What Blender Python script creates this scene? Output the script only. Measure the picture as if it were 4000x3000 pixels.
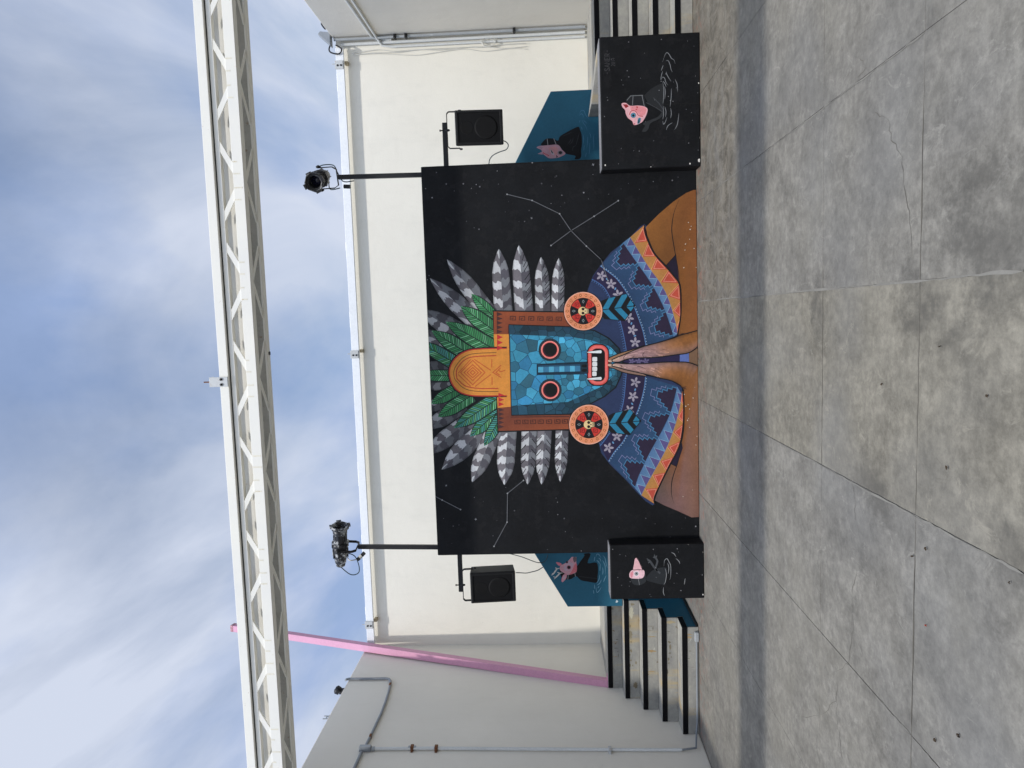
import bpy, bmesh, math, random
from mathutils import Vector, Matrix
random.seed(7)
for o in list(bpy.data.objects): bpy.data.objects.remove(o)
SC = bpy.context.scene
COL = SC.collection

# ------------------------------------------------------------------ camera (phone held sideways: the picture lies on its side)
EYE = 1.6
FPX = 2794.4
RT = Vector((0.99517841, 0.09381006, -0.02862882))    # the viewer's right
DN = Vector((-0.03302811, 0.04568344, -0.99840982))   # the viewer's down
FW = Vector((-0.09235302, 0.99454145, 0.04856155))    # the view direction
cam = bpy.data.cameras.new('camera'); camo = bpy.data.objects.new('camera', cam); COL.objects.link(camo)
m = Matrix.Identity(4)
for i in range(3):
    m[i][0] = DN[i]; m[i][1] = RT[i]; m[i][2] = -FW[i]
m[2][3] = EYE
camo.matrix_world = m
cam.sensor_width = 36.0; cam.lens = 36.0 * FPX / 4000.0
cam.clip_start = 0.05; cam.clip_end = 3000
SC.camera = camo
SC.render.resolution_x = 1024; SC.render.resolution_y = 768

# ------------------------------------------------------------------ sky, sun, exposure
SUN = Vector((-0.065, -0.625, 1.0)).normalized()      # towards the sun
EL = math.asin(SUN.z); AZ = math.atan2(SUN.x, SUN.y)
w = bpy.data.worlds.new('World'); SC.world = w; w.use_nodes = True
nt = w.node_tree; nt.nodes.clear()
def wn(t, **k):
    n = nt.nodes.new(t)
    for a, b in k.items(): setattr(n, a, b)
    return n
sky = wn('ShaderNodeTexSky', sky_type='NISHITA', sun_disc=False, sun_elevation=EL, sun_rotation=AZ, air_density=1.0, dust_density=1.2, ozone_density=1.2)
tc = wn('ShaderNodeTexCoord')
sep = wn('ShaderNodeSeparateXYZ'); nt.links.new(tc.outputs['Generated'], sep.inputs[0])
mx = wn('ShaderNodeMath', operation='MAXIMUM'); nt.links.new(sep.outputs[2], mx.inputs[0]); mx.inputs[1].default_value = 0.0
ad = wn('ShaderNodeMath', operation='ADD'); nt.links.new(mx.outputs[0], ad.inputs[0]); ad.inputs[1].default_value = 0.22
comb = wn('ShaderNodeCombineXYZ')
for k in (0, 1):
    dv = wn('ShaderNodeMath', operation='DIVIDE'); nt.links.new(sep.outputs[k], dv.inputs[0]); nt.links.new(ad.outputs[0], dv.inputs[1]); nt.links.new(dv.outputs[0], comb.inputs[k])
mp = wn('ShaderNodeMapping'); nt.links.new(comb.outputs[0], mp.inputs[0])
mp.inputs['Rotation'].default_value = (0, 0, math.radians(45)); mp.inputs['Scale'].default_value = (1.25, 0.48, 1.0); mp.inputs['Location'].default_value = (7.097, 5.908, 0)
n1 = wn('ShaderNodeTexNoise'); nt.links.new(mp.outputs[0], n1.inputs['Vector'])
n1.inputs['Scale'].default_value = 1.5; n1.inputs['Detail'].default_value = 9; n1.inputs['Roughness'].default_value = 0.55; n1.inputs['Distortion'].default_value = 0.7
r1 = wn('ShaderNodeValToRGB'); nt.links.new(n1.outputs[0], r1.inputs[0])
r1.color_ramp.elements[0].position = 0.30; r1.color_ramp.elements[0].color = (0.30, 0.30, 0.30, 1)
r1.color_ramp.elements[1].position = 0.58; r1.color_ramp.elements[1].color = (0.97, 0.97, 0.97, 1)
n2 = wn('ShaderNodeTexNoise'); nt.links.new(mp.outputs[0], n2.inputs['Vector'])
n2.inputs['Scale'].default_value = 2.3; n2.inputs['Detail'].default_value = 7; n2.inputs['Roughness'].default_value = 0.5
r2 = wn('ShaderNodeValToRGB'); nt.links.new(n2.outputs[0], r2.inputs[0])
r2.color_ramp.elements[0].position = 0.33; r2.color_ramp.elements[0].color = (2.65, 3.5, 5.5, 1)
r2.color_ramp.elements[1].position = 0.57; r2.color_ramp.elements[1].color = (5.0, 5.45, 6.5, 1)
mixw = wn('ShaderNodeMix', data_type='RGBA'); nt.links.new(r1.outputs[0], mixw.inputs['Factor'])
nt.links.new(sky.outputs[0], mixw.inputs[6]); nt.links.new(r2.outputs[0], mixw.inputs[7])
# thin cloud scatters the sun forward: brighter towards the sun
vd = wn('ShaderNodeVectorMath', operation='DOT_PRODUCT'); nt.links.new(tc.outputs['Generated'], vd.inputs[0]); vd.inputs[1].default_value = tuple(SUN)
vm0 = wn('ShaderNodeMath', operation='MAXIMUM'); nt.links.new(vd.outputs['Value'], vm0.inputs[0]); vm0.inputs[1].default_value = 0.0
vp = wn('ShaderNodeMath', operation='POWER'); nt.links.new(vm0.outputs[0], vp.inputs[0]); vp.inputs[1].default_value = 4.0
vmul = wn('ShaderNodeMath', operation='MULTIPLY_ADD'); nt.links.new(vp.outputs[0], vmul.inputs[0]); vmul.inputs[1].default_value = 2.4; vmul.inputs[2].default_value = 1.0
cl2 = wn('ShaderNodeVectorMath', operation='SCALE'); nt.links.new(r2.outputs[0], cl2.inputs[0]); nt.links.new(vmul.outputs[0], cl2.inputs['Scale'])
nt.links.new(cl2.outputs[0], mixw.inputs[7])
bg = wn('ShaderNodeBackground'); bg.inputs['Strength'].default_value = 0.1
nt.links.new(mixw.outputs[2], bg.inputs['Color'])
wo = wn('ShaderNodeOutputWorld'); nt.links.new(bg.outputs[0], wo.inputs['Surface'])

sl = bpy.data.lights.new('sun', 'SUN'); so = bpy.data.objects.new('sun', sl); COL.objects.link(so)
sl.energy = 2.0; sl.angle = math.radians(2.0); sl.color = (1.0, 0.965, 0.91)
so.rotation_euler = (-SUN).to_track_quat('-Z', 'Y').to_euler(); so.location = (-1, -6, 12)

vs = SC.view_settings
vs.view_transform = 'Standard'; vs.look = 'None'; vs.exposure = 0.41; vs.gamma = 1.0; vs.use_curve_mapping = False

# ------------------------------------------------------------------ measuring helpers (survey of the photograph -> metres)
def ray(sx, sy):
    return RT * ((1500 - sy) / FPX) + DN * ((sx - 2000) / FPX) + FW
def atY(sx, sy, Y):
    d = ray(sx, sy); t = Y / d.y; return Vector((d.x * t, Y, EYE + d.z * t))
def atX(sx, sy, X):
    d = ray(sx, sy); t = X / d.x; return Vector((X, d.y * t, EYE + d.z * t))
def atZ(sx, sy, Z=0.0):
    d = ray(sx, sy); t = (Z - EYE) / d.z; return Vector((d.x * t, d.y * t, Z))
FR = {'A': (1600, 600, .5425), 'B': (1600, 1300, .5425), 'C': (1900, 0, .42194), 'D': (1700, 2000, .60274), 'E': (2000, 330, .18683),
      'F': (2000, 2100, .24108), 'G': (1350, 2400, .3616), 'I': (2300, 2550, .27125), 'J': (2300, 2300, .24108), 'K': (1100, 0, .18083),
      'P': (2600, 0, .90439), 'Q': (2600, 1500, .90439), 'V': (700, 0, .54250), 'W': (800, 1900, .66305), 'S': (0, 0, 1.0)}
def px(fr, x, y):
    a, b, s = FR[fr]; return (a + s * x, b + s * y)

# ------------------------------------------------------------------ object helpers
def link(o, parent=None):
    COL.objects.link(o)
    if parent is not None: o.parent = parent
    return o
def tag(o, label=None, cat=None, group=None, kind=None):
    if label: o['label'] = label
    if cat: o['category'] = cat
    if group: o['group'] = group
    if kind: o['kind'] = kind
    return o
def thing(name, label, cat, loc=(0, 0, 0), group=None):
    o = bpy.data.objects.new(name, None); o.empty_display_size = 0.1; link(o)
    o.location = loc; tag(o, label, cat, group); return o
class MB:
    """collects shapes in world coordinates; build() links ONE mesh object"""
    def __init__(s): s.v = []; s.f = []; s.mi = []; s.sm = []; s.cur = 0
    def add(s, vs, fs, smooth=False):
        b = len(s.v); s.v += [tuple(v) for v in vs]
        for f in fs:
            s.f.append(tuple(i + b for i in f)); s.mi.append(s.cur); s.sm.append(smooth)
    def box(s, x0, x1, y0, y1, z0, z1, bev=0.0, M=None):
        bm = bmesh.new(); bmesh.ops.create_cube(bm, size=1)
        for v in bm.verts:
            v.co = Vector((x0 + (v.co.x + .5) * (x1 - x0), y0 + (v.co.y + .5) * (y1 - y0), z0 + (v.co.z + .5) * (z1 - z0)))
        if bev: bmesh.ops.bevel(bm, geom=list(bm.edges), offset=bev, segments=2, affect='EDGES', profile=.5)
        s.addbm(bm, M); return s
    def addbm(s, bm, M=None, smooth=False):
        if M is not None: bm.transform(M)
        bm.verts.index_update(); bm.verts.ensure_lookup_table()
        s.add([v.co.copy() for v in bm.verts], [[v.index for v in f.verts] for f in bm.faces], smooth); bm.free()
    def prism(s, poly, y0, y1, bev=0.0):
        """poly of (x,z), extruded from y0 to y1"""
        bm = bmesh.new(); vs = [bm.verts.new((x, y0, z)) for x, z in poly]; f = bm.faces.new(vs)
        r = bmesh.ops.extrude_face_region(bm, geom=[f])
        for e in r['geom']:
            if isinstance(e, bmesh.types.BMVert): e.co.y = y1
        bmesh.ops.recalc_face_normals(bm, faces=bm.faces)
        if bev: bmesh.ops.bevel(bm, geom=list(bm.edges), offset=bev, segments=2, affect='EDGES', profile=.5)
        s.addbm(bm); return s
    def bar(s, a, b, wx, wy, up=(0, 1, 0), bev=0.0):
        """box from a to b, wx along up x axis, wy along up"""
        a = Vector(a); b = Vector(b); d = (b - a); L = d.length; d.normalize()
        u = Vector(up); u = (u - d * u.dot(d)).normalized(); r = d.cross(u)
        M = Matrix.Identity(4)
        for i in range(3): M[i][0] = r[i]; M[i][1] = u[i]; M[i][2] = d[i]; M[i][3] = a[i]
        return s.box(-wx / 2, wx / 2, -wy / 2, wy / 2, 0, L, bev, M)
    def tube(s, pts, r, n=8, closed_caps=True):
        pts = [Vector(p) for p in pts]; rings = []
        rr = r if isinstance(r, (list, tuple)) else [r] * len(pts)
        ref = None
        for i, p in enumerate(pts):
            d = ((pts[min(i + 1, len(pts) - 1)] - p).normalized() + (p - pts[max(i - 1, 0)]).normalized()).normalized()
            if ref is None:
                ref = Vector((0, 0, 1)) if abs(d.z) < .9 else Vector((1, 0, 0))
            u = (ref - d * ref.dot(d)).normalized(); ref = u; v = d.cross(u)
            rings.append([p + (u * math.cos(2 * math.pi * k / n) + v * math.sin(2 * math.pi * k / n)) * rr[i] for k in range(n)])
        vs = [q for R in rings for q in R]; fs = []
        for i in range(len(pts) - 1):
            for k in range(n):
                fs.append((i * n + k, i * n + (k + 1) % n, (i + 1) * n + (k + 1) % n, (i + 1) * n + k))
        s.add(vs, fs, True)
        if closed_caps:
            s.add(rings[0], [tuple(range(n))[::-1]]); s.add(rings[-1], [tuple(range(n))])
        return s
    def lathe(s, prof, M, n=24, smooth=True):
        """prof: (radius, height) along local z"""
        vs = []; fs = []
        for r, z in prof:
            for k in range(n):
                a = 2 * math.pi * k / n; vs.append(M @ Vector((r * math.cos(a), r * math.sin(a), z)))
        for i in range(len(prof) - 1):
            for k in range(n): fs.append((i * n + k, i * n + (k + 1) % n, (i + 1) * n + (k + 1) % n, (i + 1) * n + k))
        s.add(vs, fs, smooth); return s
    def build(s, name, mats, parent=None):
        me = bpy.data.meshes.new(name)
        off = Vector((0, 0, 0))
        if parent is not None: off = pworld(parent)
        else:
            xs = [v[0] for v in s.v]; ys = [v[1] for v in s.v]; zs = [v[2] for v in s.v]
            off = Vector(((min(xs) + max(xs)) / 2, (min(ys) + max(ys)) / 2, min(zs)))
        me.from_pydata([(v[0] - off.x, v[1] - off.y, v[2] - off.z) for v in s.v], [], s.f)
        if not isinstance(mats, (list, tuple)): mats = [mats]
        for mt in mats: me.materials.append(mt)
        me.polygons.foreach_set('material_index', s.mi); me.polygons.foreach_set('use_smooth', s.sm); me.update()
        o = bpy.data.objects.new(name, me); link(o, parent)
        if parent is None: o.location = off
        return o
def pworld(o):
    p = Vector(o.location)
    while o.parent is not None:
        o = o.parent; p += Vector(o.location)
    return p
def arc(pts, n=6):
    """Catmull-Rom smoothing of a polyline"""
    pts = [Vector(p) for p in pts]; out = []
    for i in range(len(pts) - 1):
        p0 = pts[max(i - 1, 0)]; p1 = pts[i]; p2 = pts[i + 1]; p3 = pts[min(i + 2, len(pts) - 1)]
        for k in range(n):
            t = k / n
            out.append(.5 * ((2 * p1) + (p2 - p0) * t + (2 * p0 - 5 * p1 + 4 * p2 - p3) * t * t + (3 * p1 - p0 - 3 * p2 + p3) * t ** 3))
    out.append(pts[-1]); return out

# ------------------------------------------------------------------ materials
def lin(c):
    return tuple(((x / 255) / 12.92 if x / 255 <= .04045 else ((x / 255 + .055) / 1.055) ** 2.4) for x in c)
class Mat:
    def __init__(s, name):
        s.m = bpy.data.materials.new(name); s.m.use_nodes = True; s.t = s.m.node_tree
        s.b = s.t.nodes['Principled BSDF']; s.geo = s.t.nodes.new('ShaderNodeNewGeometry'); s.P = s.geo.outputs['Position']
    def n(s, ty, **k):
        x = s.t.nodes.new(ty)
        for a, b in k.items(): setattr(x, a, b)
        return x
    def l(s, a, b): s.t.links.new(a, b)
    def noise(s, scale, detail=6, rough=.6, vec=None, stretch=None, dist=0.0):
        v = vec if vec is not None else s.P
        if stretch:
            mpn = s.n('ShaderNodeMapping'); s.l(v, mpn.inputs[0]); mpn.inputs['Scale'].default_value = stretch; v = mpn.outputs[0]
        x = s.n('ShaderNodeTexNoise'); s.l(v, x.inputs['Vector']); x.inputs['Scale'].default_value = scale; x.inputs['Detail'].default_value = detail
        x.inputs['Roughness'].default_value = rough; x.inputs['Distortion'].default_value = dist; return x.outputs['Fac']
    def ramp(s, fac, a, b, ca, cb):
        r = s.n('ShaderNodeValToRGB'); s.l(fac, r.inputs[0]); e = r.color_ramp.elements
        e[0].position = a; e[1].position = b
        e[0].color = (*ca, 1) if isinstance(ca, tuple) else (ca, ca, ca, 1); e[1].color = (*cb, 1) if isinstance(cb, tuple) else (cb, cb, cb, 1)
        return r.outputs[0]
    def mix(s, fac, a, b, mode='MIX'):
        x = s.n('ShaderNodeMix', data_type='RGBA', blend_type=mode)
        for ix, v in ((0, fac), (6, a), (7, b)):
            sock = x.inputs[ix]
            if isinstance(v, (int, float)): sock.default_value = v if ix == 0 else (v, v, v, 1)
            elif isinstance(v, tuple): sock.default_value = (*v, 1)
            else: s.l(v, sock)
        return x.outputs[2]
    def math(s, op, a, b=0.0):
        x = s.n('ShaderNodeMath', operation=op)
        for i, v in ((0, a), (1, b)):
            if isinstance(v, (int, float)): x.inputs[i].default_value = v
            else: s.l(v, x.inputs[i])
        return x.outputs[0]
    def bump(s, h, strength=.3, dist=.01):
        b = s.n('ShaderNodeBump'); s.l(h, b.inputs['Height']); b.inputs['Strength'].default_value = strength; b.inputs['Distance'].default_value = dist
        s.l(b.outputs[0], s.b.inputs['Normal'])
    def col(s, c):
        if isinstance(c, tuple): s.b.inputs['Base Color'].default_value = (*c, 1)
        else: s.l(c, s.b.inputs['Base Color'])
    def rough(s, r, spec=.3):
        if isinstance(r, (int, float)): s.b.inputs['Roughness'].default_value = r
        else: s.l(r, s.b.inputs['Roughness'])
        s.b.inputs['Specular IOR Level'].default_value = spec

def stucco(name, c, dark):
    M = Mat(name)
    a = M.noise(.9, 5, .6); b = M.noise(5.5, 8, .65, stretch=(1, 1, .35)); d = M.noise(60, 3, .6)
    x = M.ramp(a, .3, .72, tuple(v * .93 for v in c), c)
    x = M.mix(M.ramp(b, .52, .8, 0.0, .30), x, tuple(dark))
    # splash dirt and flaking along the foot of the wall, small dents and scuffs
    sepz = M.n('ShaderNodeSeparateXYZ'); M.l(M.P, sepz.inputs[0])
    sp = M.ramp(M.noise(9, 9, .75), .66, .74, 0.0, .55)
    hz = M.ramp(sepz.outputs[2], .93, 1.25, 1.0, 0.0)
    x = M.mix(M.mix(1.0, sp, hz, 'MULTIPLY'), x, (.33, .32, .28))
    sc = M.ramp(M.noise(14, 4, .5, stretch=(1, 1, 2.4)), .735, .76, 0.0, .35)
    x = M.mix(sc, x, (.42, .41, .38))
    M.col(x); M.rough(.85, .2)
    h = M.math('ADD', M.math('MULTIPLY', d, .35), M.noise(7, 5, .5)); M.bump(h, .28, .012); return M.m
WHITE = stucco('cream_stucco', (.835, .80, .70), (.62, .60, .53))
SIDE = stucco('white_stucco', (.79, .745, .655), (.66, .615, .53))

def concrete_floor(name, c1, c2, c3, far):
    M = Mat(name)
    huge = M.noise(.55, 2, .6); big = M.noise(1.3, 4, .68); mid = M.noise(3.6, 5, .74, stretch=(1, .75, 1)); fine = M.noise(17, 4, .78); scr = M.noise(6, 5, .8, stretch=(1.2, .8, 1), dist=.9)
    x = M.mix(M.ramp(big, .36, .64, 0.0, 1.0), c2, c1)
    x = M.mix(M.ramp(huge, .40, .64, 0.0, .85), x, c3)
    x = M.mix(M.ramp(mid, .37, .63, 0.0, 1.0), M.mix(1.0, x, .74, 'MULTIPLY'), M.mix(1.0, x, 1.12, 'MULTIPLY'))
    x = M.mix(M.ramp(fine, .38, .64, 0.0, 1.0), M.mix(1.0, x, .78, 'MULTIPLY'), M.mix(1.0, x, 1.14, 'MULTIPLY'))
    # bluish and olive bloom of old cement
    x = M.mix(M.ramp(huge, .34, .50, .45, 0.0), x, (.196, .196, .190))
    x = M.mix(M.ramp(M.math('ADD', M.math('MULTIPLY', big, .6), M.math('MULTIPLY', huge, .4)), .50, .62, 0.0, .40), x, (.180, .168, .138))
    # worn trowelled skin: pale scrapes, dark scuffs and pits of their own shape
    x = M.mix(M.ramp(scr, .585, .66, 0.0, .42), x, tuple(v * 1.45 for v in c1))
    x = M.mix(M.ramp(scr, .30, .40, .38, 0.0), x, tuple(v * .52 for v in c2))
    x = M.mix(M.ramp(fine, .70, .76, 0.0, .5), x, (.07, .066, .056))
    # dirt that gathers where water stood: a few dark blots
    for (sxy, r, k) in [q for q in STAINS if (q[0][1] > 5.2) == far]:
        vm = M.n('ShaderNodeVectorMath', operation='DISTANCE'); M.l(M.P, vm.inputs[0]); vm.inputs[1].default_value = (sxy[0], sxy[1], 0)
        dd = M.math('ADD', M.math('DIVIDE', vm.outputs['Value'], r), M.math('MULTIPLY', M.math('SUBTRACT', mid, .5), 3.4))
        x = M.mix(M.ramp(dd, .15, 1.1, k * .68, 0.0), x, (.078, .074, .066))
    if far:
        sepp = M.n('ShaderNodeSeparateXYZ'); M.l(M.P, sepp.inputs[0])
        Yp = M.math('MULTIPLY', sepp.outputs[1], .1)
        # worn brownish strip in front of the wall
        stk = M.noise(1.9, 6, .78, stretch=(1, 2.6, 1))
        band = M.math('MULTIPLY', M.math('MULTIPLY', M.ramp(Yp, .585, .625, 0.0, .85), M.ramp(M.math('ADD', M.math('MULTIPLY', sepp.outputs[0], .1), .5), .25, .45, .08, 1.0)), M.ramp(stk, .34, .54, 0.3, 1.0))
        x = M.mix(band, x, M.mix(M.ramp(scr, .40, .60, 0.0, 1.0), (.080, .070, .054), (.190, .170, .134)))
        # reddish and black paint scrubbed along the foot of the painted wall
        near = M.ramp(Yp, .712, .745, 0.0, 1.0)
        red = M.noise(10, 5, .8, stretch=(.8, 1.2, 1), dist=1.0)
        x = M.mix(M.mix(1.0, near, M.ramp(red, .54, .61, 0.0, .75), 'MULTIPLY'), x, (.25, .125, .09))
        x = M.mix(M.mix(1.0, near, M.ramp(red, .33, .39, .8, 0.0), 'MULTIPLY'), x, (.06, .058, .052))
    M.col(x)
    M.rough(.75, .28)
    M.bump(fine, .2, .006); return M.m
STAINS = [(atZ(3390, 1860)[:2], .20, .7), (atZ(3900, 1020)[:2], .34, .5), (atZ(3750, 1000)[:2], .25, .5), (atZ(3200, 1240)[:2], .14, .6), (atZ(3560, 1150)[:2], .16, .5), (atZ(2970, 1700)[:2], .13, .6), (atZ(3900, 950)[:2], .33, .45), (atZ(3640, 1080)[:2], .22, .35), (atZ(3200, 1075)[:2], .12, .5),
          (atZ(3180, 1180)[:2], .10, .5), (atZ(3930, 2140)[:2], .12, .45), (atZ(3950, 2290)[:2], .22, .35), (atZ(3440, 1990)[:2], .14, .3),
          (atZ(3570, 2840)[:2], .16, .35), (atZ(2960, 1650)[:2], .12, .5), (atZ(3760, 1330)[:2], .2, .3)]
FLOOR_B, FLOOR_BF = [concrete_floor('court_concrete_grey', (.222, .212, .186), (.168, .159, .140), (.240, .227, .196), f) for f in (False, True)]
FLOOR_W, FLOOR_WF = [concrete_floor('court_concrete_warm', (.228, .211, .169), (.180, .165, .132), (.244, .226, .182), f) for f in (False, True)]

def concrete_step(name):
    M = Mat(name)
    a = M.noise(4, 9, .7, stretch=(.7, 1, 1.2)); b = M.noise(30, 7, .7)
    x = M.mix(M.ramp(a, .35, .68, 0.0, 1.0), (.255, .25, .235), (.43, .415, .355))
    x = M.mix(M.ramp(b, .35, .7, 0.0, .55), x, (.23, .23, .22))
    x = M.mix(M.ramp(M.noise(2.2, 6, .6, stretch=(2.2, 1, .35)), .57, .70, 0.0, .65), x, (.50, .36, .15))      # rust and ochre runs
    x = M.mix(M.ramp(M.noise(10, 5, .6, stretch=(1, 1, .7)), .685, .70, 0.0, .85), x, (.17, .12, .07))           # flaked patches
    x = M.mix(M.ramp(M.noise(16, 4, .6), .70, .72, 0.0, .7), x, (.55, .54, .47))
    M.col(x); M.rough(.85, .2); M.bump(M.math('ADD', a, M.math('MULTIPLY', b, .5)), .35, .012); return M.m
STEP = concrete_step('stair_concrete')

def paint(name, c, rough=.6, var=.25, spec=.3, wear=None, bump=.12):
    M = Mat(name); a = M.noise(3, 7, .65); b = M.noise(38, 5, .65)
    x = M.mix(M.ramp(a, .3, .7, 0.0, 1.0), tuple(v * (1 - var) for v in c), tuple(v * (1 + var * .6) for v in c))
    x = M.mix(M.ramp(b, .35, .75, 0.0, .35), x, tuple(min(1, v * 1.35 + .004) for v in c))
    if wear:
        x = M.mix(M.ramp(M.noise(wear[1], 8, .72), wear[2], wear[2] + .04, 0.0, wear[3]), x, wear[0])
    M.col(x); M.rough(rough, spec); M.bump(b, bump, .006); return M.m
BLACK = paint('black_wall_paint', (.0062, .0068, .0080), .68, .45, .18, ((.0125, .0125, .0135), 7, .55, .6), .25)
BLACKTRIM = paint('black_trim_paint', (.0035, .0035, .0048), .6, .3, .12)
GREYEDGE = paint('worn_grey_edge', (.22, .22, .23), .75, .3, .2, ((.05, .05, .05), 12, .58, .7))
BLUE = paint('blue_wall_paint', (.020, .118, .185), .62, .12, .3)
PINK = paint('pink_steel_paint', (.58, .285, .40), .45, .06, .4, ((.40, .14, .20), 9, .70, .6))
BLACKMETAL = paint('black_metal', (.008, .008, .009), .5, .3, .4)
WORNBLACK = paint('worn_black_enamel', (.012, .012, .014), .4, .3, .5, ((.30, .30, .30), 17, .585, .8))
SPKBLACK = paint('speaker_black', (.0045, .0045, .005), .55, .3, .35)
GRILLE = paint('speaker_grille', (.0035, .0035, .004), .7, .3, .2)
CONE = paint('speaker_cone', (.0042, .0041, .0042), .7, .2, .2)
LENS = paint('lens_glass', (.004, .004, .02), .12, .1, .6)
GALV = paint('galvanised_pipe', (.33, .35, .36), .45, .15, .5, ((.55, .56, .56), 20, .6, .5))
PIPEW = paint('painted_pipe', (.60, .61, .59), .55, .08, .3)
PIPEG = paint('grey_plastic_pipe', (.22, .24, .26), .5, .1, .4)
CABLE = paint('dark_cable', (.035, .06, .07), .5, .1, .4)
CABLEW = paint('white_cable', (.62, .61, .56), .6, .1, .3)
RUST = paint('rusty_steel', (.16, .07, .035), .85, .4, .2, ((.35, .17, .06), 30, .55, .7))
WOODB = paint('rusty_block', (.46, .38, .25), .85, .3, .2)
STEELB = paint('bare_steel_bracket', (.50, .51, .50), .45, .15, .5, ((.35, .18, .06), 40, .62, .8))
LEAFM = paint('dry_leaf', (.05, .035, .022), .8, .3, .2)
JOINT = paint('joint_filler', (.20, .193, .175), .9, .3, .15)
CRACK = paint('crack_dark', (.135, .126, .108), .95, .2, .1)  # plain dark tone of the floor cracks
def truss_paint(name):
    M = Mat(name); a = M.noise(2.2, 6, .6); b = M.noise(50, 4, .6)
    x = M.mix(M.ramp(a, .3, .7, 0.0, 1.0), (.76, .745, .69), (.82, .795, .70))
    x = M.mix(M.ramp(M.noise(7, 8, .7, stretch=(2.2, 1, .6)), .66, .74, 0.0, .45), x, (.62, .48, .27))
    x = M.mix(M.ramp(M.noise(26, 7, .72), .675, .71, 0.0, .85), x, (.30, .13, .035))
    M.col(x); M.rough(.5, .35); M.bump(b, .06, .003); return M.m
TRUSS = truss_paint('white_truss_paint')
WEBSHADE = paint('shaded_web_paint', (.42, .40, .35), .8, .25, .2, ((.20, .10, .04), 14, .62, .6))  # darker base colour carries the shade inside the truss; rust flecks over it
COPE = paint('white_rail_paint', (.78, .80, .81), .5, .05, .35)
def art_paint(name):
    M = Mat(name); at = M.n('ShaderNodeAttribute', attribute_name='paint')
    a = M.noise(5, 8, .7); b = M.noise(55, 6, .7)
    x = M.mix(M.ramp(a, .28, .72, 0.0, 1.0), M.mix(1.0, at.outputs['Color'], .80, 'MULTIPLY'), M.mix(1.0, at.outputs['Color'], 1.12, 'MULTIPLY'))
    x = M.mix(M.ramp(b, .3, .75, 0.0, 1.0), M.mix(1.0, x, .88, 'MULTIPLY'), M.mix(1.0, x, 1.15, 'MULTIPLY'))
    x = M.mix(M.ramp(M.noise(70, 4, .7), .74, .78, 0.0, .5), x, (.03, .03, .03))
    M.col(x); M.rough(.62, .28); M.bump(b, .12, .004); return M.m
ART = art_paint('mural_paint')

# ================================================================== STRUCTURE
XL, XR, YB, ZT = -4.73, 3.83, 10.0, 4.35
# ---- ground and the cast slabs of the court
g = MB(); g.add([(-400, -400, -.005), (400, -400, -.005), (400, 400, -.005), (-400, 400, -.005)], [(0, 1, 2, 3)])
ground = tag(g.build('ground', JOINT), kind='structure')
ground.location = (0, 0, -.005)
for v in ground.data.vertices: v.co.z = 0
DIRT = paint('joint_dirt', (.135, .125, .105), .95, .4, .1)
xj = [XL] + [.100 + 1.0205 * i for i in range(-4, 4)] + [XR]
yj = [-3.31 + 1.0768 * j for j in range(0, 10)] + [7.45, 8.7]
rs = random.Random(3)
slabmesh = {}
for i in range(len(xj) - 1):
    for j in range(len(yj) - 1):
        dx = round(xj[i + 1] - xj[i], 3); dy = round(yj[j + 1] - yj[j], 3)
        warm = (i == 4)
        far = yj[j] > 5.2; key = (dx, dy, warm, far)
        if key not in slabmesh:
            b = MB(); gp = .0017
            b.box(gp, dx - gp, gp, dy - gp, -.035, 0, .0018)
            me = bpy.data.meshes.new('slab'); me.from_pydata(b.v, [], b.f); me.materials.append((FLOOR_WF if far else FLOOR_W) if warm else (FLOOR_BF if far else FLOOR_B)); slabmesh[key] = me
        o = bpy.data.objects.new('slab', slabmesh[key]); link(o, ground); o.location = (xj[i], yj[j], .005 + rs.uniform(-.0008, .0008))
def strip_on_floor(name, pts, wd, mat, z, parent):
    pts = [Vector((p[0], p[1], 0)) for p in pts]; vs = []; fs = []
    for i, p in enumerate(pts):
        d = (pts[min(i + 1, len(pts) - 1)] - pts[max(i - 1, 0)]).normalized(); nrm = Vector((-d.y, d.x, 0))
        ww = wd * (.55 + .45 * math.sin(i * .9 + 1) * math.sin(i * .37))
        if i in (0, len(pts) - 1): ww = wd * .15
        vs += [p + nrm * ww / 2 + Vector((0, 0, z)), p - nrm * ww / 2 + Vector((0, 0, z))]
    fs = [(2 * i, 2 * i + 1, 2 * i + 3, 2 * i + 2) for i in range(len(pts) - 1)]
    b = MB(); b.add(vs, fs); return b.build(name, mat, parent)
def wob(pts, k=5, amp=.012, seed=0):
    r = random.Random(seed); out = []
    for i in range(len(pts) - 1):
        a = Vector(pts[i]); c = Vector(pts[i + 1])
        for q in range(k): out.append(a.lerp(c, q / k) + Vector((r.uniform(-amp, amp), r.uniform(-amp, amp), 0)))
    out.append(Vector(pts[-1])); return out
for sd, pl in enumerate(([('Q', 590, 1440), ('Q', 680, 1430), ('Q', 738, 1370), ('Q', 745, 1240), ('Q', 790, 1205), ('Q', 812, 1060), ('Q', 806, 900), ('Q', 826, 810)],
                         [('Q', 742, 1370), ('Q', 738, 1440), ('Q', 752, 1520), ('Q', 765, 1650)],
                         [('Q', 808, 430), ('Q', 820, 510), ('Q', 818, 600)],
                         [('P', 838, 245), ('P', 868, 300), ('P', 830, 335)],
                         [('P', 900, 480), ('P', 965, 525), ('P', 975, 600), ('P', 1020, 680), ('P', 1035, 830), ('P', 1060, 980), ('P', 1062, 1190)])):
    strip_on_floor('crack', wob([atZ(*px(*p)) for p in pl], 5, .010, sd), .0045, CRACK, .0016, ground)
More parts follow.
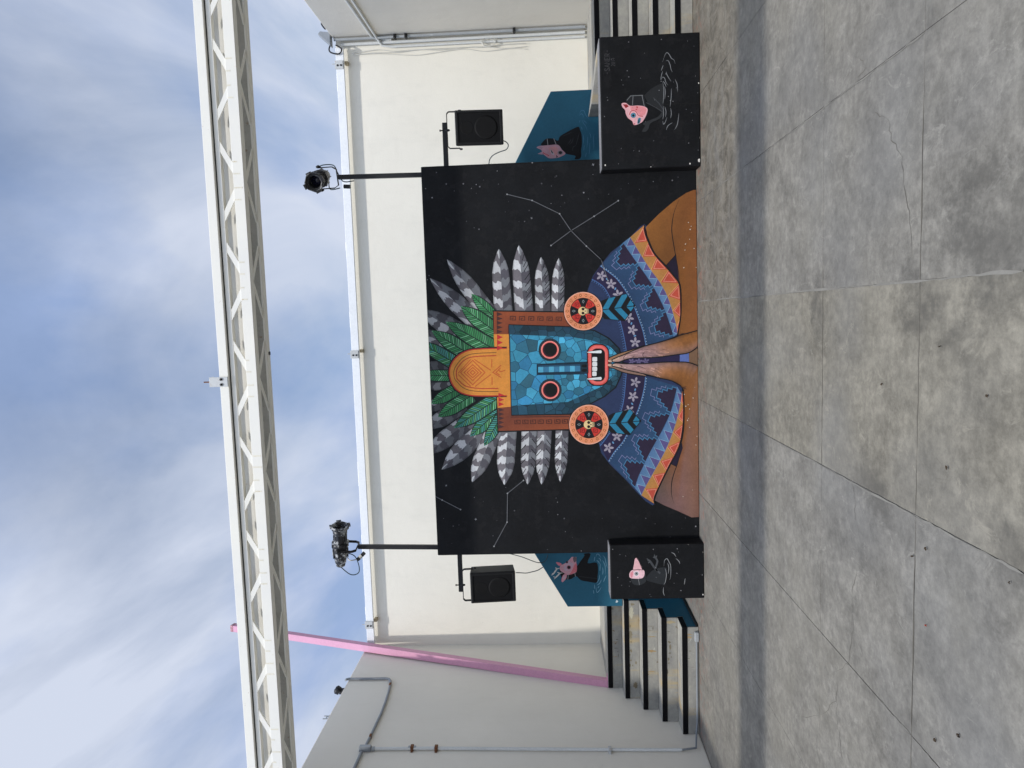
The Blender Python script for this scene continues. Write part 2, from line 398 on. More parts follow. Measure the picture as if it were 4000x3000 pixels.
# cement smeared along the joints
for sd, (pl, wd) in enumerate((([('S', 2736, 780), ('S', 3200, 436), ('S', 3613, 127)], .011), ([('S', 2731, 1176), ('S', 3300, 1124), ('S', 4000, 1058)], .016),
                         ([('S', 2984, 1699), ('S', 3500, 1976), ('S', 4000, 2243)], .013), ([('S', 3440, 2735), ('S', 3667, 2997)], .007))):
    b = strip_on_floor('joint_mortar', wob([atZ(*px(*p)) for p in pl], 24, .004, sd + 20), wd, GREYEDGE, .0022, ground)
FILL = paint('joint_mortar', (.20, .192, .170), .9, .35, .15)
for o in ground.children:
    if o.name.startswith('joint_mortar'): o.data.materials[0] = FILL

for yy, xa, xb in ((3.148, -.92, .95), (4.219, -.92, .30), (3.148, -2.9, -.95)):
    strip_on_floor('joint_dirt', wob([Vector((xa, yy, 0)), Vector((xb, yy, 0))], 30, .003, int(yy * 10)), .010, DIRT, .0018, ground)
# ---- walls
t = thing('back_wall', 'tall cream rendered wall behind the painted black wall', 'wall', (0, YB, 0))
b = MB(); b.box(XL - .02, XR + .02, YB, YB + .3, 0, 4.335, .008); b.build('wall_face', WHITE, t)
RAILY = 9.90
rail = MB(); rail.box(XL + .06, XR - .14, RAILY - .018, RAILY + .018, 4.205, 4.312, .004)
railo = rail.build('rail', COPE, t)
for sxy in ((1336, 252), (1372, 1385), (1437, 2442)):
    p = atY(*sxy, RAILY - .03)
    b = MB(); b.box(p.x - .055, p.x + .055, RAILY - .034, RAILY - .022, 4.215, 4.325, .002)
    br = b.build('bracket', STEELB, railo)
    for dz in (-.02, .025):
        b = MB(); b.lathe([(0, 0), (.013, 0), (.013, .008), (0, .008)], Matrix.Translation((p.x - .01, RAILY - .034, 4.262 + dz)) @ Matrix.Rotation(math.pi / 2, 4, 'X'), 8); b.build('bolt', BLACKMETAL, railo)
    b = MB(); b.tube([(p.x + .01, RAILY - .03, 4.32), (p.x + .01, RAILY - .03, 4.365)], .006, 6); b.build('stud', STEELB, railo)
    b = MB(); b.box(p.x + .02, p.x + .065, RAILY + .030, YB, 4.165, 4.21, .004); b.build('packing_block', WOODB, railo)
b = MB()                                                             # uneven mortar ridge along the wall top
r_ = random.Random(9); xs = [XL + .1 + .12 * i for i in range(70)]
for i in range(69):
    if xs[i + 1] < XR - .05: b.box(xs[i], xs[i + 1] - .002, YB + .03, YB + .26, 4.30, 4.345 + .008 * math.sin(i * .7) + r_.uniform(0, .006), .004)
b.build('mortar_ridge', WHITE, t)

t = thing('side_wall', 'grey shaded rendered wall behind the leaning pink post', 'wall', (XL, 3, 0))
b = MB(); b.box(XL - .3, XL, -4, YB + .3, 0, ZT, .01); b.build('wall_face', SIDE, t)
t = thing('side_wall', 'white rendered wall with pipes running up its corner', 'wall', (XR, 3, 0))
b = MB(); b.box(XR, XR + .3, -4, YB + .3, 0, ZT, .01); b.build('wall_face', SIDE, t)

# ---- stairs
NR, NT, NY = .186, .255, 7.72
def stairs(label, x0, x1, endside):
    t = thing('concrete_stairs', label, 'stairs', ((x0 + x1) / 2, NY, 0), 'stairs on either side of the painted wall')
    for k in range(5):
        y = NY + k * NT; z1 = (k + 1) * NR
        b = MB(); b.box(x0, x1, y, YB - .002, k * NR, z1, .006); st = b.build('step', STEP, t)
        b = MB(); b.box(x0 + (.0 if not endside else .004), x1 + (.004 if endside else 0), y - .006, y + .02, z1 - .062, z1 - .004, .003)
        if endside: b.box(x1 - .02, x1 + .004, y + .022, y + NT + .02, z1 - .062, z1 - .004, .003)
        b.build('nosing', BLACKTRIM, st)
    if endside:
        b = MB()
        for k in range(5):
            y = NY + k * NT; z1 = (k + 1) * NR
            b.add([(x1 + .003, y + .012, max(0, z1 - .064 - NR + .064)), (x1 + .003, YB - .01, max(0, z1 - NR)), (x1 + .003, YB - .01, z1 - .064), (x1 + .003, y + .012, z1 - .064)], [(0, 1, 2, 3)])
            b.add([(x1 + .0032, y + NT + .03, z1 - .064), (x1 + .0032, YB - .01, z1 - .064), (x1 + .0032, YB - .01, z1), (x1 + .0032, y + NT + .03, z1)], [(0, 1, 2, 3)])
        b.build('painted_side', BLUE, t)
    return t
stairsL = stairs('bare concrete stairs with black edges at the foot of the pink post', XL + .001, -3.48, True)
stairsR = stairs('bare concrete stairs with black edges beside the wider painted block', 2.60, XR - .001, False)
del stairsL['group'], stairsR['group']

# ---- painted walls
WY = 7.62; WX0, WX1, WZ = -2.580, 1.603, 2.853
mural = thing('mural_wall', 'freestanding black wall painted with a feathered blue mask and praying figure', 'mural wall', ((WX0 + WX1) / 2, WY, 0))
b = MB(); b.box(WX0, WX1, WY, WY + .22, 0, WZ, .008); wallface = b.build('wall_face', BLACK, mural)
# sides and top of the wall are blue, a hair inside the front face
b = MB()
b.add([(WX0 - .002, WY + .012, 0), (WX0 - .002, WY + .21, 0), (WX0 - .002, WY + .21, WZ - .01), (WX0 - .002, WY + .012, WZ - .01)], [(0, 1, 2, 3)])
b.add([(WX1 + .002, WY + .012, 0), (WX1 + .002, WY + .21, 0), (WX1 + .002, WY + .21, WZ - .01), (WX1 + .002, WY + .012, WZ - .01)], [(0, 1, 2, 3)])
b.build('blue_edge', BLUE, mural)

PY = 7.40; PZ = .985
plinR = thing('painted_block', 'wider black block painted with a pink cat mask figure in water', 'block', (2.08, PY, 0))
b = MB(); b.box(1.446, 2.735, PY, WY - .002, 0, PZ, .012); b.build('block_body', BLACK, plinR)
b = MB(); b.box(1.605, 2.735, WY + .0, 8.02, 0, PZ - .03, .012); b.build('block_rear', BLACK, plinR)
b = MB(); b.box(1.456, 2.725, PY + .010, WY - .006, PZ - .004, PZ + .004, .002); b.build('block_top', GREYEDGE, plinR)
plinL = thing('painted_block', 'narrow black block painted with a pink bird mask figure', 'block', (-2.71, PY, 0))
b = MB(); b.box(-3.02, -2.425, PY, WY - .002, 0, PZ, .012); b.build('block_body', BLACK, plinL)
b = MB(); b.box(-3.01, -2.435, PY + .010, WY - .006, PZ - .004, PZ + .004, .002); b.build('block_top', GREYEDGE, plinL)
t = thing('concrete_kerb', 'low grey concrete wedge between the wide block and blue wall', 'kerb', (2.6, 8.25, 0))
b = MB(); b.prism([(2.27, 0), (2.95, 0), (2.95, .935), (2.27, 1.035)], 8.03, 8.52, .006); b.build('kerb_body', STEP, t)

BY = 8.55
bluew = thing('blue_wall', 'teal blue low wall with sloping top, deer and cat figures, behind the black wall', 'wall', (-.5, BY, 0))
b = MB(); b.prism([(-3.474, 0), (-3.474, .7475), (-3.573, .7475), (-3.573, 1.42), (-2.915, 1.797), (-1.9, 2.37), (.95, 2.37), (1.802, 1.892), (2.585, 1.458), (2.585, 0)], BY, BY + .16, .006); b.build('wall_face', BLUE, bluew)

# flaked, rusty and patched spots on the stair risers of the left flight

# ================================================================== MURAL PAINTING (thin coats of paint on the wall faces)
class Art:
    LAY = .00012
    def __init__(s, Y, clip=None): s.Y = Y; s.v = []; s.f = []; s.c = []; s.clip = clip
    def w(s, p, L):
        q = atY(p[0], p[1], s.Y); k = s.Y - .0008 - L * s.LAY
        return (q.x, k, max(q.z, .005) if s.clip else q.z)
    def poly(s, pts, col, L):
        """pts in photo pixels; col one colour or one per point (sRGB 0-255)"""
        P = [s.w(p, L) for p in pts]
        if s.clip: P = clipw(P, s.clip)
        if len(P) < 3: return
        b = len(s.v); s.v += P; s.f.append(tuple(range(b, b + len(P))))
        if isinstance(col, list) and len(col) == len(P): s.c.append([lin(c) for c in col])
        else:
            c = lin(col[0] if isinstance(col, list) else col); s.c.append([c] * len(P))
    def grid(s, A, B, cols, L):
        for i in range(len(A) - 1):
            s.poly([A[i], A[i + 1], B[i + 1], B[i]], [cols[i][0], cols[i + 1][0], cols[i + 1][1], cols[i][1]], L)
    def stroke(s, pts, wd, col, L, closed=False, taper=False):
        pts = [Vector((p[0], p[1])) for p in pts]; n = len(pts); lf = []; rg = []
        for i, p in enumerate(pts):
            if closed: a = pts[(i - 1) % n]; c = pts[(i + 1) % n]
            else: a = pts[max(i - 1, 0)]; c = pts[min(i + 1, n - 1)]
            d1 = (p - a); d2 = (c - p)
            d1 = d1.normalized() if d1.length > 1e-6 else d2.normalized(); d2 = d2.normalized() if d2.length > 1e-6 else d1
            d = (d1 + d2); d = d.normalized() if d.length > 1e-3 else d1
            k = 1 / max(.5, d.dot(d1)); nr = Vector((-d.y, d.x)) * wd / 2 * k
            if taper and not closed: nr *= max(.25, math.sin(math.pi * (i + .6) / (n + .2)))
            lf.append(p + nr); rg.append(p - nr)
        m_ = n if closed else n - 1
        for i in range(m_):
            j = (i + 1) % n; s.poly([lf[i], lf[j], rg[j], rg[i]], col, L)
    def disc(s, c, r, col, L, n=28, ry=None, rot=0.0):
        ry = ry or r; ca, sa = math.cos(rot), math.sin(rot)
        s.poly([(c[0] + r * math.cos(a) * ca - ry * math.sin(a) * sa, c[1] + r * math.cos(a) * sa + ry * math.sin(a) * ca) for a in [2 * math.pi * k / n for k in range(n)]], col, L)
    def ring(s, c, r, wd, col, L, n=32):
        s.stroke([(c[0] + r * math.cos(2 * math.pi * k / n), c[1] + r * math.sin(2 * math.pi * k / n)) for k in range(n)], wd, col, L, True)
    def build(s, name, parent, label=None):
        off = pworld(parent); me = bpy.data.meshes.new(name)
        me.from_pydata([(v[0] - off.x, v[1] - off.y, v[2] - off.z) for v in s.v], [], s.f)
        at = me.color_attributes.new('paint', 'FLOAT_COLOR', 'CORNER')
        flat = [(*c, 1.0) for f in s.c for c in f]
        at.data.foreach_set('color', [q for c in flat for q in c])
        me.materials.append(ART); me.update()
        o = bpy.data.objects.new(name, me); link(o, parent)
        if label: o['label'] = label
        return o
def clipw(P, box):
    x0, x1, z0, z1 = box
    for ax, lim, sg in ((0, x0, 1), (0, x1, -1), (2, z0, 1), (2, z1, -1)):
        out = []
        for i in range(len(P)):
            a = P[i - 1]; b = P[i]; ia = (a[ax] - lim) * sg >= 0; ib = (b[ax] - lim) * sg >= 0
            if ia != ib:
                t = (lim - a[ax]) / (b[ax] - a[ax]); out.append(tuple(a[k] + (b[k] - a[k]) * t for k in range(3)))
            if ib: out.append(b)
        P = out
        if not P: return []
    return P
def clip2(poly, conv):
    """clip 2-D polygon to a convex polygon"""
    area = sum(conv[i - 1][0] * conv[i][1] - conv[i][0] * conv[i - 1][1] for i in range(len(conv)))
    sg = 1 if area > 0 else -1
    for i in range(len(conv)):
        a = conv[i - 1]; b = conv[i]; out = []
        f = lambda p: sg * ((b[0] - a[0]) * (p[1] - a[1]) - (b[1] - a[1]) * (p[0] - a[0]))
        for j in range(len(poly)):
            p = poly[j - 1]; q = poly[j]; fp, fq = f(p), f(q)
            if (fp >= 0) != (fq >= 0):
                t = fp / (fp - fq); out.append((p[0] + (q[0] - p[0]) * t, p[1] + (q[1] - p[1]) * t))
            if fq >= 0: out.append(q)
        poly = out
        if not poly: return []
    return poly
def cr2(pts, n=5, closed=False):
    """smooth 2-D curve through points"""
    out = []; N = len(pts)
    for i in range(N if closed else N - 1):
        g_ = lambda k: Vector(pts[k % N] if closed else pts[max(0, min(N - 1, k))])
        p0, p1, p2, p3 = g_(i - 1), g_(i), g_(i + 1), g_(i + 2)
        for k in range(n):
            t = k / n; q = .5 * ((2 * p1) + (p2 - p0) * t + (2 * p0 - 5 * p1 + 4 * p2 - p3) * t * t + (3 * p1 - p0 - 3 * p2 + p3) * t ** 3); out.append((q.x, q.y))
    if not closed: out.append(tuple(pts[-1]))
    return out
def A_(*pts): return [px('A', *p) for p in pts]
def B_(*pts): return [px('B', *p) for p in pts]
def resample(pts, n):
    pts = [Vector(p) for p in pts]; L = [0]
    for i in range(1, len(pts)): L.append(L[-1] + (pts[i] - pts[i - 1]).length)
    out = []
    for k in range(n + 1):
        d = L[-1] * k / n; i = 1
        while i < len(L) - 1 and L[i] < d: i += 1
        t = (d - L[i - 1]) / max(1e-6, L[i] - L[i - 1]); out.append(tuple(pts[i - 1].lerp(pts[i], t)))
    return out
WCLIP = (WX0 + .004, WX1 - .004, .004, WZ - .004)
K = (18, 19, 21)
rf = random.Random(11)

# ---- grey banded feathers
def feather(tip, base, hw, hb, nb, L, dk=1.0, barbs=0, flip=1):
    a = Art(WY, WCLIP); T = Vector(tip); Bp = Vector(base); ax = (Bp - T); ln = ax.length; ax.normalize(); nr = Vector((-ax.y, ax.x)) * flip
    def wid(u): return (hw * math.sin(math.pi / 2 * min(1, u / .45)) ** .8) if u < .45 else hw + (hb - hw) * (u - .45) / .55
    def pt(u, v):
        u = max(0, min(1, u)); return T + ax * (u * ln) + nr * (v * wid(u))
    light = (198, 199, 200); dark = (112, 108, 112); lightd = (118, 120, 124); darkd = (82, 80, 86)
    for side in (1, -1):
        NV = 7; edges = []
        us = [0]; 
        while us[-1] < 1: us.append(us[-1] + rf.uniform(.62, .95) / nb)
        us[-1] = 1
        for k, u in enumerate(us):
            row = []
            for q in range(NV + 1):
                v = q / NV; row.append(u if k in (0, len(us) - 1) else max(0.0, min(1.0, u - .06 * v + .022 * rf.uniform(-1, 1) + .02 * math.sin(v * 5 + k))))
            edges.append(row)
        for k in range(len(us) - 1):
            lt = (k % 2 == 0)
            if side == 1: c = light if lt else dark
            else: c = lightd if lt else darkd
            jj = dk * rf.uniform(.93, 1.05); c = tuple(int(x * jj) for x in c)
            c2 = tuple(int(x * .86) for x in c)
            for q in range(NV):
                v0, v1 = q / NV, (q + 1) / NV
                lo0 = min(edges[k][q], edges[k + 1][q]); lo1 = min(edges[k][q + 1], edges[k + 1][q + 1])
                p = [pt(lo0, side * v0), pt(edges[k + 1][q], side * v0), pt(edges[k + 1][q + 1], side * v1), pt(lo1, side * v1)]
                a.poly([tuple(x) for x in p], c if q < NV - 1 else c2, L)
    if barbs:
        for k in range(barbs):
            u = .1 + .75 * k / barbs + rf.uniform(0, .05)
            for side in ((-1,) if barbs < 9 else ((1,) if k % 2 else (-1,))):
                a.stroke([tuple(pt(u, side * 1.0)), tuple(pt(u + .10, side * .35))], 3.6, K, L + 1, taper=True)
    return a.build('feather', mural)
FE = [(A_((643, 687), (675, 1135)), 62, 66, 6, 1.0, 0), (A_((787, 660), (825, 1138)), 62, 66, 6, 1.05, 8), (A_((947, 745), (962, 1140)), 52, 56, 6, 1.0, 8),
      (A_((1074, 752), (1066, 1142)), 45, 46, 6, 1.05, 8), (A_((270, 762), (640, 1240)), 62, 62, 7, .9, 0), (A_((147, 897), (640, 1360)), 66, 62, 8, .9, 0),
      (A_((60, 1120), (560, 1400)), 70, 62, 8, .82, 0), (A_((60, 1260), (420, 1480)), 62, 55, 6, .75, 0), (A_((70, 1545), (330, 1560)), 60, 40, 4, .62, 0),
      (A_((85, 1660), (330, 1640)), 55, 40, 4, .62, 0)]
FE += [(B_((232, 985), (580, 640)), 68, 62, 7, .9, 0), (B_((110, 880), (470, 600)), 64, 56, 7, .82, 0), (B_((110, 690), (400, 520)), 58, 50, 6, .75, 0), (B_((105, 560), (330, 450)), 48, 44, 5, .65, 0),
       (B_((450, 1075), (610, 700)), 62, 60, 7, 1.0, 0), (B_((683, 1095), (706, 700)), 64, 66, 7, 1.05, 0), (B_((850, 1092), (862, 700)), 54, 56, 7, .98, 10),
       (B_((950, 1092), (972, 700)), 50, 52, 6, 1.05, 10), (B_((1085, 1072), (1098, 704)), 45, 47, 7, 1.05, 10)]
for i, ((tp, bs), hw, hb, nb, dk, bb) in enumerate(FE):
    feather(tp, bs, hw * .5425, hb * .5425, nb, 1 + (i % 5) * 2, dk, bb, -1 if i > 9 else 1)

# ---- green leaves of the headdress
def leaf(tip, base, hw, L, teal=False):
    a = Art(WY, WCLIP); T = Vector(tip); Bp = Vector(base); ax = (Bp - T); ln = ax.length; ax.normalize(); nr = Vector((-ax.y, ax.x))
    def wid(u): return hw * math.sin(math.pi / 2 * min(1, u / .5)) ** .85
    def pt(u, v, k=1.0): return tuple(T + ax * (max(0, min(1, u)) * ln) + nr * (v * wid(max(0, min(1, u))) * k))
    U = [k / 14 for k in range(15)]
    a.poly([pt(u, 1.06) for u in U] + [pt(u, -1.06) for u in reversed(U)], (16, 24, 22), L)
    a.poly([pt(u * .98 + .02, .93) for u in U] + [pt(u * .98 + .02, -.93) for u in reversed(U)], (36, 66, 52), L + 1)
    nS = int(ln / 9)
    for side in (1, -1):
        for k in range(nS):
            u0 = .10 + .95 * k / nS; du = .52 / nS; sl_ = .10
            g1 = (62, 140, 82) if not teal or rf.random() < .4 else (74, 150, 140)
            if rf.random() < .25: g1 = (110, 180, 128)
            j = rf.uniform(.85, 1.1); g1 = tuple(int(x * j) for x in g1)
            a.poly([pt(u0, side * .06), pt(u0 + du, side * .06), pt(u0 + du - sl_, side * .88), pt(u0 - sl_, side * .88)], g1, L + 2)
    a.stroke([pt(.03, 0), pt(1, 0)], 2.2, (20, 34, 30), L + 3)
    return a.build('green_leaf', mural)
LF = [(A_((445, 1010), (650, 1222)), 44, 0), (A_((368, 1100), (650, 1305)), 60, 0), (A_((262, 1212), (640, 1425)), 64, 0), (A_((160, 1275), (470, 1470)), 58, 0), (A_((60, 1350), (380, 1540)), 52, 1)]
LF += [(B_((60, 305), (330, 310)), 42, 0), (B_((155, 510), (360, 395)), 46, 0), (B_((205, 605), (450, 450)), 52, 0), (B_((320, 685), (640, 470)), 58, 1), (B_((435, 745), (650, 555)), 50, 1), (B_((537, 815), (660, 600)), 42, 1)]
for i, ((tp, bs), hw, te) in enumerate(LF): leaf(tp, bs, hw * .5425, 14 + (i % 3) * 5, bool(te))

# ---- headdress frame and crown
a = Art(WY, WCLIP); L0 = 32
BR = (128, 66, 40); BRD = (86, 46, 34); OR = (212, 138, 58); RD = (178, 54, 44)
def yA(y): return y - 1290.32            # frame A row -> frame B row
outer = B_((598, yA(1128)), (1150, yA(1136)), (1165, 700), (633, 716))
a.poly(outer, K, L0)
a.poly(B_((606, yA(1137)), (1140, yA(1145)), (1160, yA(1255)), (716, yA(1235)), (716, 10), (606, 10)), [(146, 74, 42), (140, 72, 44), (120, 60, 40), (132, 66, 42), (126, 64, 40), (134, 68, 40)], L0 + 1)
a.poly(B_((634, 540), (728, 532), (733, 592), (1155, 588), (1165, 692), (640, 706)), [(120, 64, 44), (120, 62, 42), (112, 58, 42), (128, 66, 44), (150, 78, 48), (124, 64, 42)], L0 + 1)
a.poly(B_((606, 10), (716, 10), (728, 532), (634, 540)), OR, L0 + 1)
# crown
cro = B_(*cr2([(608, 100), (500, 106), (420, 116), (350, 148), (300, 200), (276, 262), (278, 320), (300, 382), (345, 430), (410, 456), (500, 465), (640, 464)], 4)) + B_((700, 462), (700, 100))
a.poly(cro, K, L0 + 2)
cri = B_(*cr2([(620, 108), (500, 113), (424, 123), (356, 154), (308, 204), (284, 264), (286, 320), (308, 378), (350, 423), (412, 449), (500, 458), (645, 457)], 4)) + B_((700, 457), (700, 108))
a.poly(cri, RD, L0 + 3)
crj = B_(*cr2([(625, 116), (500, 121), (426, 131), (362, 161), (316, 208), (293, 265), (295, 320), (316, 373), (355, 416), (414, 441), (500, 450), (650, 449)], 4)) + B_((712, 449), (712, 116))
a.poly(crj, [OR] * 2 if False else OR, L0 + 4)
for off, col, wd in ((26, (60, 54, 34), 2.2), (48, (176, 64, 44), 4.0)):
    pth = cr2([(625, 116 + off), (500, 121 + off), (430, 131 + off), (372 + off * .35, 161 + off * .85), (330 + off * .6, 208 + off * .55), (298 + off * .85, 270), (302 + off * .8, 325), (330 + off * .6, 368 - off * .45), (366 + off * .35, 408 - off * .8), (420, 436 - off), (500, 448 - off), (640, 448 - off)], 3)
    a.stroke(B_(*pth), wd, col, L0 + 5)
# concentric diamonds and signs on the crown
dc = (455, 286)
for k, r_x in enumerate((18, 40, 62, 88)):
    ry_ = r_x * .92 if k < 3 else r_x * 1.0
    a.stroke(B_((dc[0] - r_x, dc[1]), (dc[0], dc[1] - ry_), (dc[0] + r_x, dc[1]), (dc[0], dc[1] + ry_)), 4, (190, 88, 44), L0 + 6, True)
for p in ([(350, 290), (440, 192)], [(465, 190), (585, 270)], [(350, 300), (440, 385)], [(470, 388), (585, 300)], [(592, 190), (592, 250)], [(594, 318), (594, 375)],
          [(660, 232), (600, 285), (660, 322)], [(655, 252), (622, 286), (650, 305)], [(688, 270), (655, 280), (640, 268)]):
    a.stroke(B_(*p), 3.6, (190, 88, 44), L0 + 6)
# orange band edges and red / dark points
a.stroke(B_((722, -50), (722, 12), (733, 532), (738, 592)), 4, (150, 62, 38), L0 + 7)
a.stroke(B_((712, -56), (1120, -46)), 4, (84, 44, 34), L0 + 7); a.stroke(B_((728, 606), (1150, 602)), 4, (84, 44, 34), L0 + 7)
a.stroke(B_((712, -50), (712, 5)), 4, (84, 44, 34), L0 + 8)
for (ys, ye, x0, cc, n_) in ((-150, 8, 628, (74, 42, 40), 5), (12, 128, 630, (186, 44, 48), 3), (432, 530, 640, (186, 44, 48), 3), (540, 690, 640, (72, 44, 44), 5)):
    st = (ye - ys) / n_
    for k in range(n_): a.poly(B_((x0, ys + k * st), (x0 + 42, ys + (k + .5) * st), (x0, ys + (k + 1) * st)), cc, L0 + 8)
# stepped spirals along both bars
def spiral(x, y, sgn):
    a.stroke(B_((x, y + sgn * 28), (x, y), (x + 38, y), (x + 38, y + sgn * 26), (x + 12, y + sgn * 26), (x + 12, y + sgn * 12), (x + 26, y + sgn * 12)), 3.4, (82, 44, 34), L0 + 8)
for k in range(6): spiral(725 + 66 * k, -118 + k * 1, 1)
for k, xx in enumerate((758, 815, 870, 925, 985, 1045, 1100)): spiral(xx, 655 - k * .8, -1)
a.build('headdress_frame', mural)

# ---- stone mosaic face
a = Art(WY, WCLIP); L0 = 42
face = B_((716, -56), (1150, -40), (1330, -12), (1430, 42), (1505, 115), (1530, 205), (1520, 300), (1480, 390), (1400, 455), (1290, 512), (1150, 582), (736, 590))
bright = B_((724, 12), (1170, 30), (1320, 58), (1440, 95), (1490, 150), (1480, 300), (1385, 385), (1140, 497), (736, 525))
facek = B_((712, -62), (1150, -47), (1335, -19), (1437, 36), (1513, 111), (1538, 205), (1528, 303), (1487, 395), (1405, 462), (1293, 519), (1152, 590), (732, 597))
a.poly(facek, K, L0); a.poly(face, (18, 38, 48), L0 + 1); a.poly(bright, (22, 58, 78), L0 + 2)
seeds = []
x0, x1 = min(p[0] for p in face), max(p[0] for p in face); y0, y1 = min(p[1] for p in face), max(p[1] for p in face)
rv = random.Random(5); tries = 0
while len(seeds) < 190 and tries < 9000:
    tries += 1; p = (rv.uniform(x0, x1), rv.uniform(y0, y1)); fx = (p[0] - x0) / (x1 - x0)
    dmin = 34 if fx < .35 else (23 if fx < .75 else 19)
    if all((p[0] - q[0]) ** 2 + (p[1] - q[1]) ** 2 > dmin * dmin for q in seeds): seeds.append(p)
def mosaic(region, inset, cols, L):
    for p in seeds:
        cell = region
        for q in seeds:
            if q is p: continue
            d2 = (p[0] - q[0]) ** 2 + (p[1] - q[1]) ** 2
            if d2 > 110 ** 2: continue
            d = math.sqrt(d2); mx_, my_ = (p[0] + q[0]) / 2, (p[1] + q[1]) / 2; nx, ny = (q[0] - p[0]) / d, (q[1] - p[1]) / d
            out = []
            for j in range(len(cell)):
                s1 = cell[j - 1]; s2 = cell[j]
                f1 = (s1[0] - mx_) * nx + (s1[1] - my_) * ny + inset; f2 = (s2[0] - mx_) * nx + (s2[1] - my_) * ny + inset
                if (f1 <= 0) != (f2 <= 0):
                    t = f1 / (f1 - f2); out.append((s1[0] + (s2[0] - s1[0]) * t, s1[1] + (s2[1] - s1[1]) * t))
                if f2 <= 0: out.append(s2)
            cell = out
            if len(cell) < 3: break
        if len(cell) < 3: continue
        rr_ = random.Random(int(p[0] * 100)); c = cols[rr_.randrange(len(cols))]; k = rr_.uniform(.88, 1.12)
        a.poly(cell, tuple(min(255, int(x * k)) for x in c), L)
mosaic(face, .9, [(30, 62, 76), (36, 74, 92), (26, 50, 62), (42, 80, 96), (34, 66, 84)], L0 + 3)
a.poly(bright, (24, 60, 80), L0 + 4)
mosaic(bright, .9, [(62, 146, 178), (52, 126, 156), (72, 160, 192), (48, 106, 128), (58, 136, 162), (48, 94, 110), (54, 130, 170)], L0 + 5)
faceo = a.build('mask_face', mural)
# eyes
for cxy in ((1010, 122), (1013, 412)):
    a = Art(WY, WCLIP); c = px('B', *cxy); s_ = .5425; L = L0 + 7
    a.disc(c, 82 * s_, (34, 48, 56), L); 
    for k in range(14):
        an = 2 * math.pi * k / 14; a.stroke([(c[0] + 66 * s_ * math.cos(an), c[1] + 66 * s_ * math.sin(an)), (c[0] + 82 * s_ * math.cos(an), c[1] + 82 * s_ * math.sin(an))], 1.6, (20, 28, 34), L + 1)
    a.disc(c, 67 * s_, (60, 22, 26), L + 2); a.disc(c, 64 * s_, (226, 98, 92), L + 3); a.ring(c, 60 * s_, 4, (240, 140, 130), L + 4)
    a.disc(c, 52 * s_, (44, 24, 34), L + 5); a.disc((c[0] + 3, c[1] - 2), 46 * s_, (12, 12, 14), L + 6)
    a.build('mask_eye', faceo)
# nose
a = Art(WY, WCLIP); L = L0 + 7
a.poly(B_((915, 224), (1290, 206), (1298, 292), (1228, 300), (915, 304)), (20, 44, 60), L)
for k in range(8):
    xa = 926 + 38 * k; c = [(84, 164, 194), (56, 116, 150)][k % 2]
    a.poly(B_((xa, 246 - k * 1.2), (xa + 37, 245 - k * 1.2), (xa + 37, 284 - k), (xa, 285 - k)), c, L + 1)
    a.poly(B_((xa, 236 - k * 1.2), (xa + 37, 235 - k * 1.2), (xa + 37, 243 - k * 1.2), (xa, 244 - k * 1.2)), (36, 78, 104), L + 1)
a.poly(B_((1230, 222), (1285, 218), (1288, 288), (1230, 286)), (26, 48, 60), L + 1)
a.disc(px('B', 1258, 238), 11, (10, 14, 18), L + 2, 12, 6); a.disc(px('B', 1258, 270), 11, (10, 14, 18), L + 2, 12, 6)
a.build('mask_nose', faceo)
# mouth
def rrect(x0, x1, y0, y1, r, n=7):
    P = []
    for (cx_, cy_, a0) in ((x1 - r, y1 - r, 0), (x0 + r, y1 - r, 90), (x0 + r, y0 + r, 180), (x1 - r, y0 + r, 270)):
        for k in range(n + 1):
            an = math.radians(a0 + 90 * k / n); P.append((cx_ + r * math.cos(an), cy_ + r * math.sin(an)))
    return P
a = Art(WY, WCLIP); L = L0 + 7
a.poly(B_(*rrect(1276, 1437, 78, 383, 66)), (22, 26, 30), L); a.poly(B_(*rrect(1284, 1430, 86, 375, 62)), (214, 84, 78), L + 1); a.poly(B_(*rrect(1290, 1421, 94, 367, 57)), (232, 112, 104), L + 2)
a.poly(B_(*rrect(1308, 1407, 112, 350, 40)), (70, 20, 24), L + 3); a.poly(B_(*rrect(1313, 1403, 118, 345, 36)), (12, 11, 13), L + 4)
for k in range(4): a.poly(B_(*rrect(1315, 1350 - (k == 3) * 4, 174 + 35 * k, 206 + 35 * k, 7, 3)), (226, 228, 226), L + 5)
for (ty, by0, by1) in ((140, 122, 150), (332, 314, 342)):
    a.poly(B_((1266, ty), (1300, ty - 9), (1380, by0), (1388, (by0 + by1) / 2), (1380, by1), (1300, ty + 8)), (18, 20, 24), L + 6)
    a.poly(B_((1272, ty), (1302, ty - 6), (1378, by0 + 3), (1384, (by0 + by1) / 2), (1378, by1 - 3), (1302, ty + 5)), (230, 234, 234), L + 7)
a.build('mask_mouth', faceo)

